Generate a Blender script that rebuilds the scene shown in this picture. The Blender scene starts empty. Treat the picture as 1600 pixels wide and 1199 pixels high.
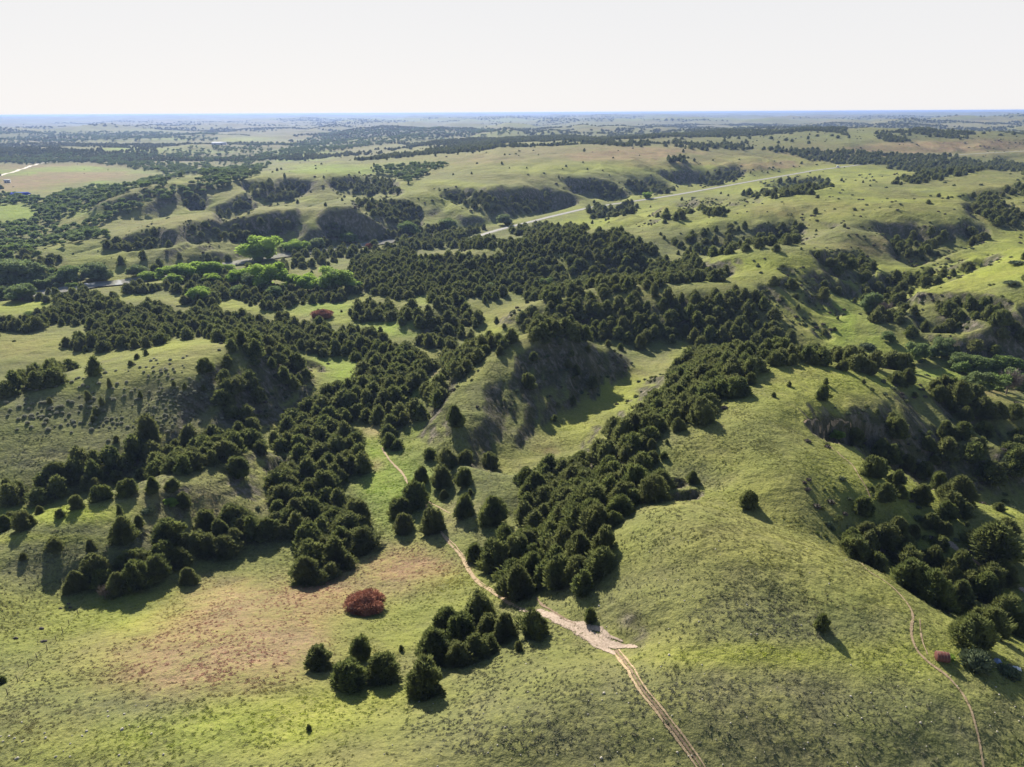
import bpy, math, random
import numpy as np
from mathutils import Matrix, Vector

# ------------------------------------------------------------------ camera, world, sun
S = bpy.context.scene
F_PX, PITCH, ROLL, CAMZ = 1110.0, math.radians(20.9), math.radians(0.29), 120.0
fw = np.array([0, math.cos(PITCH), -math.sin(PITCH)])
u0 = np.array([0, math.sin(PITCH), math.cos(PITCH)])
r0 = np.array([1.0, 0, 0])
RT = math.cos(ROLL) * r0 - math.sin(ROLL) * u0
UP = math.sin(ROLL) * r0 + math.cos(ROLL) * u0
cam_d = bpy.data.cameras.new('camera'); cam = bpy.data.objects.new('camera', cam_d)
S.collection.objects.link(cam); S.camera = cam
cam_d.sensor_width = 36; cam_d.lens = 36 * F_PX / 1600
cam_d.clip_start = 1; cam_d.clip_end = 200000
M = Matrix(((RT[0], UP[0], -fw[0], 0), (RT[1], UP[1], -fw[1], 0), (RT[2], UP[2], -fw[2], CAMZ), (0, 0, 0, 1)))
cam.matrix_world = M

SUN_EL, SUN_AZ = math.radians(30), math.radians(-19)     # azimuth from +Y towards +X
W = bpy.data.worlds.new('World'); S.world = W; W.use_nodes = True
nt = W.node_tree; nt.nodes.clear()
sky = nt.nodes.new('ShaderNodeTexSky'); sky.sky_type = 'NISHITA'; sky.sun_disc = False
sky.sun_elevation = SUN_EL; sky.sun_rotation = SUN_AZ
sky.altitude = 300; sky.air_density = 1.0; sky.dust_density = 1.0; sky.ozone_density = 1.0
bg = nt.nodes.new('ShaderNodeBackground'); bg.inputs[1].default_value = 0.07
wo = nt.nodes.new('ShaderNodeOutputWorld')
# a thin bright veil low over the horizon, clearing upwards
tcw = nt.nodes.new('ShaderNodeTexCoord'); sep = nt.nodes.new('ShaderNodeSeparateXYZ'); nt.links.new(tcw.outputs['Generated'], sep.inputs[0])
mrw = nt.nodes.new('ShaderNodeMapRange'); mrw.interpolation_type = 'SMOOTHSTEP'; nt.links.new(sep.outputs['Z'], mrw.inputs[0])
for i_, v_ in enumerate((.17, .34, .98, 0)): mrw.inputs[i_ + 1].default_value = v_
mrc = nt.nodes.new('ShaderNodeMix'); mrc.data_type = 'RGBA'; mrh = nt.nodes.new('ShaderNodeMapRange'); nt.links.new(sep.outputs['Z'], mrh.inputs[0])
for i_, v_ in enumerate((0, .16, 0, 1)): mrh.inputs[i_ + 1].default_value = v_
nt.links.new(mrh.outputs[0], mrc.inputs[0]); mrc.inputs[6].default_value = (6.5, 6.38, 6.35, 1); mrc.inputs[7].default_value = (6.0, 6.0, 6.1, 1)
mxw = nt.nodes.new('ShaderNodeMix'); mxw.data_type = 'RGBA'; nt.links.new(mrw.outputs[0], mxw.inputs[0])
nt.links.new(sky.outputs[0], mxw.inputs[6]); nt.links.new(mrc.outputs[2], mxw.inputs[7]); nt.links.new(mxw.outputs[2], bg.inputs[0])
nt.links.new(bg.outputs[0], wo.inputs[0])
sd = bpy.data.lights.new('sun', 'SUN'); sd.energy = 5.0; sd.angle = math.radians(0.6); sd.color = (1, 0.93, 0.80)
sun = bpy.data.objects.new('sun', sd); S.collection.objects.link(sun)
sdir = Vector((math.sin(SUN_AZ) * math.cos(SUN_EL), math.cos(SUN_AZ) * math.cos(SUN_EL), math.sin(SUN_EL)))
sun.rotation_euler = sdir.to_track_quat('Z', 'Y').to_euler()
S.view_settings.view_transform = 'Standard'; S.view_settings.look = 'None'
S.view_settings.gamma = 1; S.view_settings.exposure = 1.02

# ------------------------------------------------------------------ small maths helpers
rng = np.random.default_rng(7); random.seed(7)
def _h(ix, iy, s):
    ix = (ix.astype(np.int64) * 374761393 + iy.astype(np.int64) * 668265263 + s * 974711) & 0xffffffff
    ix = ((ix ^ (ix >> 13)) * 1274126177) & 0xffffffff
    return ((ix ^ (ix >> 16)) & 0xffffff) / float(0xffffff)
def vn(x, y, s=0):
    ix = np.floor(x); iy = np.floor(y); fx = x - ix; fy = y - iy
    fx = fx * fx * (3 - 2 * fx); fy = fy * fy * (3 - 2 * fy)
    a = _h(ix, iy, s); b = _h(ix + 1, iy, s); c = _h(ix, iy + 1, s); d = _h(ix + 1, iy + 1, s)
    return (a * (1 - fx) + b * fx) * (1 - fy) + (c * (1 - fx) + d * fx) * fy
def fbm(x, y, s=0, o=4):
    t = 0; a = .5; n = 0
    for k in range(o):
        t = t + a * vn(x * 2 ** k + 13.7 * k, y * 2 ** k - 7.3 * k, s + k); n += a; a *= .5
    return t / n
def ridge(x, y, s=0, o=3):
    t = 0; a = .55; n = 0
    for k in range(o):
        t = t + a * (1 - np.abs(2 * vn(x * 2 ** k + 3.1 * k, y * 2 ** k + 5.2 * k, s + k) - 1)); n += a; a *= .5
    return t / n
def sst(a, b, x):
    t = np.clip((x - a) / (b - a), 0, 1); return t * t * (3 - 2 * t)
def ray(px, py):
    px = np.asarray(px, float); py = np.asarray(py, float)
    d = fw + np.multiply.outer((px - 800) / F_PX, RT) + np.multiply.outer((599.5 - py) / F_PX, UP)
    return d
def proj(x, y, z):
    z = z - CAMZ
    dep = x * fw[0] + y * fw[1] + z * fw[2]
    dep = np.where(dep < 1, 1, dep)
    return 800 + F_PX * (x * RT[0] + y * RT[1] + z * RT[2]) / dep, 599.5 - F_PX * (x * UP[0] + y * UP[1] + z * UP[2]) / dep, dep

# ------------------------------------------------------------------ outlines drawn on the ground (photo pixels, looked up per ground point)
MW, MH = 800, 600
mpx, mpy = np.meshgrid((np.arange(MW) + .5) * 2, (np.arange(MH) + .5) * 2)
def poly_mask(pts):
    m = np.zeros((MH, MW), bool); n = len(pts)
    y0 = int(max(0, min(p[1] for p in pts) // 2)); y1 = int(min(MH, max(p[1] for p in pts) // 2 + 2))
    xs = mpx[y0:y1]; ys = mpy[y0:y1]; mm = m[y0:y1]
    for a in range(n):
        (xa, ya), (xb, yb) = pts[a], pts[(a + 1) % n]
        if ya == yb: continue
        c = ((ya > ys) != (yb > ys)) & (xs < (xb - xa) * (ys - ya) / (yb - ya) + xa); mm ^= c
    return m
def PP(s): return [tuple(float(v) for v in t.split(',')) for t in s.split()]
def blur(a, k):
    for _ in range(2):
        c = np.cumsum(np.pad(a, ((k + 1, k), (0, 0)), mode='edge'), 0); a = (c[2 * k + 1:] - c[:-2 * k - 1]) / (2 * k + 1)
        c = np.cumsum(np.pad(a, ((0, 0), (k + 1, k)), mode='edge'), 1); a = (c[:, 2 * k + 1:] - c[:, :-2 * k - 1]) / (2 * k + 1)
    return a
def look(r, px, py):
    return r[np.clip(py / 2, 0, MH - 1).astype(int), np.clip(px / 2, 0, MW - 1).astype(int)]
def lookb(r, px, py):
    fx = np.clip(px / 2 - .5, 0, MW - 1.001); fy = np.clip(py / 2 - .5, 0, MH - 1.001); i = fy.astype(int); j = fx.astype(int); fx = fx - j; fy = fy - i
    return (r[i, j] * (1 - fx) + r[i, j + 1] * fx) * (1 - fy) + (r[i + 1, j] * (1 - fx) + r[i + 1, j + 1] * fx) * fy
# eroded hollows in the hillsides: depth m, softness, outline
HOLLOWS = '''
7,1,283,352 300,346 345,345 352,360 345,374 300,378 285,368;7,1,352,349 410,342 455,338 458,356 430,372 400,380 360,376;6,1,165,382 235,357 272,366 270,382 200,392;7,1,500,347 530,338 558,337 566,352 562,368 512,370
9,1,552,315 600,310 645,312 660,335 655,352 600,350;8,1,672,297 720,297 800,304 803,337 740,330;10,1,378,288 440,279 488,286 462,310 420,320 392,304;8,1,288,310 322,305 322,325 292,327
8,1,335,327 390,303 400,322 345,344;9,1,508,279 610,277 625,302 580,308 525,299;9,1,796,302 860,300 872,328 840,337 800,337;9,1,885,285 940,281 985,305 960,314 895,299
8,1,972,285 1020,279 1060,296 1040,305 990,302;8,1,1030,273 1080,273 1160,262 1165,273 1120,291 1060,286;8,1,1190,287 1220,279 1300,277 1290,292 1240,294;5,1,1040,318 1110,312 1130,320 1070,328
6,1,1180,360 1250,350 1252,366 1200,382;7,1,1370,352 1430,357 1542,354 1535,377 1480,394 1430,414 1400,404 1395,377;5,1,1270,392 1330,397 1370,417 1350,440 1300,427
6,1,1350,442 1430,422 1560,400 1540,412 1430,454 1400,496 1360,480;3.5,1,1210,440 1240,434 1310,480 1318,492 1290,490;3.5,1,1260,425 1285,430 1340,458 1345,466 1320,462;3,1,1215,420 1235,420 1300,452 1300,460 1270,455
3,1,1180,445 1200,448 1262,500 1262,512 1240,506;3,1,1240,480 1262,488 1300,520 1300,530 1280,525;6,1,1510,320 1550,314 1600,327 1600,357 1560,354 1520,334;6,1,1500,308 1600,287 1600,307 1530,316
3,1,1420,470 1450,462 1540,465 1585,475 1560,500 1500,520 1440,515;4,1,690,484 720,478 745,490 740,506 715,510 700,500;3,1,660,520 690,520 690,535 665,532;1.8,0,1020,753 1045,750 1075,750 1070,758 1045,762 1025,760
2.2,0,1034,772 1065,769 1096,765 1092,777 1060,782 1036,780;5,0,1262,660 1300,660 1345,667 1385,680 1378,694 1335,694 1300,689 1270,674;2.5,0,425,720 445,712 456,722 450,745 430,748 420,735;3,0,470,560 500,572 508,580 480,578
'''
dig = np.zeros((MH, MW), np.float32)
for t in HOLLOWS.replace(';', '\n').strip().splitlines():
    d_, k_, s_ = t.split(',', 2); m_ = poly_mask(PP(s_)).astype(np.float32) * float(d_); m_ = blur(m_, int(k_)) if int(k_) else m_
    dig = np.maximum(dig, m_)

# ------------------------------------------------------------------ terrain: spot heights (photo x, photo y, height m)
SPOT = '''
0,1199,35 200,1199,37 400,1199,39 600,1199,42 800,1199,40.5 1000,1199,41 1200,1199,41 1400,1199,40 1600,1199,38.5
0,1010,25 60,975,23 110,938,21.5 200,925,20.5 300,895,18 430,850,16 520,905,19 620,870,18 600,780,15 580,700,13 540,625,11 520,580,8.5 620,720,14 650,760,16
690,830,19 740,900,23 800,950,28 850,965,32.5 920,990,36 980,1010,38.5 1050,1120,43 400,950,25.5 300,1000,29.5 570,960,25 600,1050,31 700,1110,37 450,1080,34 200,1050,30.5
100,1100,33 250,1120,35.5 0,1100,32 700,1010,29.5 850,1080,41 830,1000,33.5 480,930,22.5 800,1130,41.5 750,1060,35 900,1050,41 500,1150,37.5
900,965,35 870,925,31.5 960,915,39 950,850,38.5 1000,803,40.5 1050,790,42 1100,793,43.5 1200,833,43.5 1300,865,42 1380,900,41 1450,945,40 1550,1000,39 1600,1030,38.5
1050,880,44 1200,920,45 1100,970,44 1300,980,43.5 1000,960,41 1020,1015,41.8 1200,1025,43.5 1400,1030,42.7 1500,1040,41.7 1200,1120,43 1400,1120,42 1550,1120,40.5
1050,778,34 1100,782,33.5 1160,803,34 1230,828,33.5 1300,850,31 1370,873,26 1450,905,22 1520,930,20 1600,970,18
1010,700,33 1050,720,33.5 1100,742,33 1150,768,34.5 1250,800,34.5 1300,820,32 1100,680,37 1200,700,38 1300,760,34.5 1340,800,31 1190,580,38.5 1250,590,38 1350,603,35.5 1430,620,29
1060,660,34 1120,640,37 1180,605,38.5 1200,640,39.5 1280,655,34 1350,780,32.5 1400,830,27 1480,870,24 1560,910,21 1600,935,20 1240,750,37
1262,650,35.8 1330,657,32 1390,672,28.5 1300,678,30.5 1350,700,24 1420,733,17 1500,760,13 1600,788,11 1290,690,31.5 1345,717,28.5 1400,742,27 1450,765,24.5 1520,785,22 1600,805,20
1450,690,23 1550,700,20 1500,650,23 1600,660,20 1480,625,27 1430,650,27 1600,720,14 1560,625,24 1600,632,22
1280,560,14 1350,580,13 1450,590,11 1550,603,9 1600,618,8 1300,520,16 1340,470,19 1370,450,21 1400,430,23 1480,400,26 1230,548,13.5 1150,540,13 1080,538,12 990,565,12 1000,600,12
930,640,12 880,680,12.5 830,722,13.5 1030,565,12 815,740,15 860,780,19 900,760,22 950,720,26 1000,720,31 960,660,20 1000,640,24 1050,620,28 1080,590,27 1120,562,26 985,780,36.5
900,850,32 930,800,34.5 860,850,26 800,810,18 850,800,20

680,620,18 650,650,15.5 700,720,17 
730,733,21 790,742,20 810,775,20 700,800,18.5 760,800,21 700,770,17.5 760,760,20.5
740,512,7 770,505,7 760,490,7 700,575,11 680,545,9 600,570,12 640,590,14 560,600,10 500,560,8 440,640,10 420,665,10 520,550,8 480,520,6
0,637,26 100,600,28 200,571,30 280,554,31 340,549,30 400,548,28 470,592,14 440,605,16 400,622,17 370,662,14.5 300,600,27 300,650,20 200,640,22.6 200,700,17.2 100,660,22 100,720,17.3 0,700,20.5 0,760,15.7
0,790,13.5 100,765,13.5 200,745,13 300,725,12.5 380,705,12 420,672,10.5 50,812,14.5 150,787,15 230,757,14 0,830,15
0,852,28 60,827,28.5 120,802,28.5 190,777,28 240,753,27 330,717,22 400,702,18.5 440,715,14 100,870,25 200,850,24.5 300,800,21 350,770,21 400,800,17 0,940,25 100,905,22.5 300,850,19 430,740,14.5 420,780,15 450,790,14
0,605,10 60,592,10 150,560,11 100,545,9 40,530,9 0,560,10 200,550,12 300,532,13 0,500,6 100,500,6 30,475,3 100,465,3 250,468,5 330,475,5 380,475,5 300,500,6 400,515,7 500,505,5 520,485,5
600,510,7 660,520,9 620,485,7 650,468,9 560,462,5 690,488,15 720,515,8 670,475,14
0,455,0 120,447,0 230,435,0 300,423,0 370,411,0 430,400,0 520,389,0 600,378,0 700,365,1 800,352,4 250,450,3 400,437,3 500,437,4 550,420,6 480,405,2
600,410,11 700,400,17 700,440,10 780,380,20 850,371,25 920,372,29 980,386,28 1000,400,22 1080,415,24 1130,433,26 880,430,11 820,440,9 900,453,12 850,467,12 740,458,9 960,420,15
830,480,20 900,470,24 1000,457,28 1080,452,30 1140,445,30 1200,480,24 1250,520,18 830,528,10 900,532,11 1000,535,12 1100,537,13 1200,543,14 1260,548,14 1000,446,20 1080,438,22
1130,412,32 1180,402,37 1230,395,39 1290,398,38 1200,430,32 1260,450,28 1230,490,22 1290,480,21 1280,510,18 1320,430,28 1150,432,31
1040,358,29 1100,350,34 1160,345,36 1250,325,43 1350,318,45 1450,312,45 1550,315,43 1060,390,22 1130,385,24 1200,375,27 1250,362,33 1300,350,41 1350,365,37 1400,390,29 1450,380,31 1300,385,33
1400,415,24 1460,400,26 1520,370,30 1560,350,34 1600,390,42 1500,430,34 1450,450,29 1420,482,23 1550,440,36 1600,450,37 1550,500,28 1480,500,22 1400,490,19 1600,530,20 1450,530,16 1550,560,13 1380,510,17.5 1600,340,38
800,350,4 860,338,7 920,325,9 1010,313,13 1100,297,16 1150,288,18 1240,272,22 1300,262,26 1400,250,30 1500,243,33 1600,237,35 950,347,14 1000,342,16 900,357,14 1060,330,18 1130,312,20 1200,302,22 1300,290,30 1400,285,34 1500,275,38 1600,270,40
60,390,9 120,375,14 200,358,22 280,345,26 370,338,27 450,332,28 520,328,27 560,335,24 620,345,15 80,430,2 150,418,3 200,423,2 300,410,2 400,396,2 500,384,3 600,368,4 640,358,5 180,408,7 260,390,12 330,385,12 480,365,12
200,330,14 280,305,26 330,292,33 400,280,37 450,273,39 520,270,39 600,275,31 300,332,11 450,324,13 200,347,7 100,350,3 560,312,24 640,316,24 700,300,30 850,300,25 950,300,20 700,340,11 780,333,11 900,312,16
700,240,44 800,235,52 900,230,55 1020,232,55 1000,265,38 850,270,40 700,275,36 1150,255,36 1250,240,40 1400,226,50 1550,220,54
0,300,0 0,350,0 0,400,0 100,300,2 200,260,4 100,250,6 0,240,8 300,240,6 450,250,8 300,215,10 500,220,12 650,215,18 0,210,14 200,203,18 400,202,20 600,203,26 800,206,35 1000,205,38 1200,205,42 1400,208,46 1600,205,44
0,190,32 400,188,35 800,187,40 1200,186,45 1600,184,50
690,690,18.5 706,660,22 722,630,23.5 745,600,25.5 770,570,28 800,548,30 850,533,31 900,537,27.5 950,550,19 987,572,12.5 665,680,15.5 720,700,18.2 735,718,18
765,735,14 790,716,13 815,694,12.7 850,667,12.3 885,641,12.2 920,611,12 955,586,12 900,700,13
1290,625,36 1340,630,34 1400,645,31
'''
sp = np.array([[float(v) for v in t.split(',')] for t in SPOT.split()])
d = ray(sp[:, 0], sp[:, 1])
k = (sp[:, 2] - CAMZ) / d[:, 2]
X = d[:, 0] * k; Y = d[:, 1] * k
cu = np.log(np.hypot(X, Y)); ca = np.arctan2(X, Y); ch = sp[:, 2]
# ground beyond the photo's frame: behind, beside and past the horizon
ex = []
for a in np.radians([-100, -80, -62, 62, 80, 100]):
    for u, h in ((3.0, 40), (3.8, 40), (4.4, 36), (5.0, 30), (5.6, 18), (6.3, 14), (7.0, 22), (7.8, 26), (8.6, 36), (9.4, 45), (10.2, 55)):
        ex.append((u, a, h))
for a in np.radians([-45, -30, -15, 0, 15, 30, 45]):
    ex += [(3.0, a, 46), (3.6, a, 46), (9.6, a, 55), (10.3, a, 60), (11.0, a, 60)]
ex = np.array(ex)
cu = np.r_[cu, ex[:, 0]]; ca = np.r_[ca, ex[:, 1]]; ch = np.r_[ch, ex[:, 2]]
def U(r2): return np.where(r2 < 1e-12, 0, r2 * np.log(r2 + 1e-12))
n = len(cu)
K = U((cu[:, None] - cu) ** 2 + (ca[:, None] - ca) ** 2) + np.eye(n) * 5e-5
P = np.c_[np.ones(n), cu, ca]
A = np.block([[K, P], [P.T, np.zeros((3, 3))]])
wts = np.linalg.solve(A, np.r_[ch, 0, 0, 0])
U0, U1, A0, A1 = 2.9, 11.0, math.radians(-78), math.radians(78)
NU, NA = 1500, 560
gu = np.linspace(U0, U1, NU); ga = np.linspace(A0, A1, NA)
# coarse spline solve, then smooth upsampling
cuN, caN = 500, 190
qu = np.linspace(U0, U1, cuN); qa = np.linspace(A0, A1, caN)
GU, GA = np.meshgrid(qu, qa, indexing='ij')
HC = np.zeros(GU.size)
for i in range(0, GU.size, 8000):
    a = GU.ravel()[i:i + 8000]; b = GA.ravel()[i:i + 8000]
    HC[i:i + 8000] = U((a[:, None] - cu) ** 2 + (b[:, None] - ca) ** 2) @ wts[:n] + wts[n] + wts[n + 1] * a + wts[n + 2] * b
HC = HC.reshape(cuN, caN)
def up1(Amat, q, g):      # cubic (Catmull-Rom) along axis 0
    t = (g - q[0]) / (q[1] - q[0]); i = np.clip(np.floor(t).astype(int), 0, len(q) - 2); f = (t - i)[:, None]
    p0 = Amat[np.clip(i - 1, 0, len(q) - 1)]; p1 = Amat[i]; p2 = Amat[i + 1]; p3 = Amat[np.clip(i + 2, 0, len(q) - 1)]
    return p1 + .5 * f * (p2 - p0 + f * (2 * p0 - 5 * p1 + 4 * p2 - p3 + f * (3 * (p1 - p2) + p3 - p0)))
H = up1(up1(HC, qu, gu).T, qa, ga).T
GU, GA = np.meshgrid(gu, ga, indexing='ij')
GR = np.exp(GU); GX = GR * np.sin(GA); GY = GR * np.cos(GA)
H = np.clip(H, -4, 90)
du = gu[1] - gu[0]; da = ga[1] - ga[0]
def slope_of(Hm):
    gr = np.gradient(Hm, du, axis=0) / GR; gt = np.gradient(Hm, da, axis=1) / GR
    return gr, gt
gr, gt = slope_of(H); sl = np.hypot(gr, gt)
st = sst(.22, .6, sl)
H = H + (fbm(GX / 22, GY / 22, 3, 4) - .5) * 2.0 * sst(40, 300, GR) + (fbm(GX / 5, GY / 5, 9, 3) - .5) * .45
H = H + st * (ridge(GX / 10 + .4 * vn(GX / 9, GY / 9, 2), GY / 30, 11, 4) - .62) * 7.5 * sst(90, 260, GR) * (1 - sst(380, 700, GR))
mid = sst(380, 700, GR)
H = H - mid * (ridge(GX / 75 + .5 * vn(GX / 60, GY / 60, 19), GY / 150, 21, 4) - .6) * (9 + 20 * sst(.04, .22, sl)) * (1 - .5 * sst(1400, 3000, GR)) * (.25 + .75 * sst(6, 14, H))
far = sst(1300, 3200, GR)
H = H - far * (ridge(GX / 420, GY / 800, 31, 5) - .6) * 60 - sst(3000, 6000, GR) * ((ridge(GX / 1500, GY / 2600, 41, 4) - .6) * 60 + (fbm(GX / 6000, GY / 6000, 5, 3) - .5) * 30)
gpx, gpy, gdp = proj(GX, GY, H); inside = (gdp > 5) & (gpx > -20) & (gpx < 1620) & (gpy < 1199)
wob = np.where(GR > 350, 10, 5) * np.clip((gpy - 170) / 300, .1, 1)
H = H - np.where(inside, lookb(dig, gpx + (fbm(GX / 25, GY / 25, 51, 3) - .5) * wob * 2, gpy + (fbm(GX / 25 + 9, GY / 25, 52, 3) - .5) * wob), 0) * (.75 + .5 * fbm(GX / 12, GY / 12, 53, 3))
# river bed and road bed
def flat_pts(s, z=None):
    out = []
    for t in s.split():
        v = [float(q) for q in t.split(',')]; zz = v[2] if len(v) > 2 else z
        dd = ray(v[0], v[1]); k_ = (zz - CAMZ) / dd[2]; out.append((dd[0] * k_, dd[1] * k_, zz))
    out = np.array(out); seg = np.r_[0, np.cumsum(np.hypot(*np.diff(out[:, :2], axis=0).T))]
    q = np.linspace(0, seg[-1], int(seg[-1] / 6) + 2)
    return np.stack([np.interp(q, seg, out[:, i]) for i in range(3)], -1)
RIVER = flat_pts('-60,470 -10,466 55,459 100,452 150,444 195,440 240,433 300,424 345,414 385,408 430,400 520,389 600,378 650,370 700,364 750,358 800,351 840,343 880,330', 0)
ROAD = flat_pts('742,371,3 770,362,3 800,354,4 833,346,5.5 860,339,7 890,332,8 920,325,9 960,319,11 1010,312,13 1055,305,14.5 1100,297,16 1150,288,18 1195,280,20 1240,272.5,22 1270,267,24 1310,262,26 1350,257,28 1400,251,30 1450,246,32 1500,242,34 1550,239,36 1600,236.5,38 1680,232,40')
def near_line(line, rad):
    D = np.full(GX.shape, 1e9); Z = np.zeros(GX.shape)
    bb = (GX > line[:, 0].min() - rad) & (GX < line[:, 0].max() + rad) & (GY > line[:, 1].min() - rad) & (GY < line[:, 1].max() + rad)
    idx = np.nonzero(bb.ravel())[0]; x = GX.ravel()[idx]; y = GY.ravel()[idx]; d_ = D.ravel(); z_ = Z.ravel()
    for a in range(0, len(idx), 4000):
        dd = (x[a:a + 4000, None] - line[:, 0]) ** 2 + (y[a:a + 4000, None] - line[:, 1]) ** 2; j = dd.argmin(1)
        d_[idx[a:a + 4000]] = np.sqrt(dd[np.arange(len(j)), j]); z_[idx[a:a + 4000]] = line[j, 2]
    return d_.reshape(GX.shape), z_.reshape(GX.shape)
H = np.maximum(H, .6)
DR, ZR = near_line(RIVER, 60); k_ = 1 - sst(7, 26, DR); H = H * (1 - k_) + (-1.2) * k_
DH, ZH = near_line(ROAD, 80); k_ = 1 - sst(9, 60, DH); H = H * (1 - k_) + ZH * k_
TANE = (H - CAMZ) / GR
MX = np.maximum.accumulate(TANE, axis=0)
VIS = TANE >= MX - np.where(GR > 600, .0012, .004)
def hgt(x, y, arr=None):
    arr = H if arr is None else arr
    r = np.hypot(x, y); u = (np.log(np.maximum(r, 19)) - U0) / du; a = (np.arctan2(x, y) - A0) / da
    i = np.clip(np.floor(u).astype(int), 0, NU - 2); j = np.clip(np.floor(a).astype(int), 0, NA - 2)
    fu = np.clip(u - i, 0, 1); fa = np.clip(a - j, 0, 1)
    return (arr[i, j] * (1 - fu) + arr[i + 1, j] * fu) * (1 - fa) + (arr[i, j + 1] * (1 - fu) + arr[i + 1, j + 1] * fu) * fa
def ground(px, py):
    """world point where the photo's pixel meets the ground"""
    d = ray(px, py); t = d[2] / math.hypot(d[0], d[1]); az = math.atan2(d[0], d[1])
    ja = (az - A0) / da; j = int(ja); f = ja - j
    col = MX[:, j] * (1 - f) + MX[:, j + 1] * f
    i = int(np.searchsorted(col, t)); i = min(max(i, 1), NU - 1)
    c0, c1 = col[i - 1], col[i]; f2 = 0 if c1 <= c0 else (t - c0) / (c1 - c0)
    r = math.exp(gu[i - 1] + du * min(max(f2, 0), 1))
    x, y = r * math.sin(az), r * math.cos(az)
    return x, y, float(hgt(np.array([x]), np.array([y]))[0])
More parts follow.
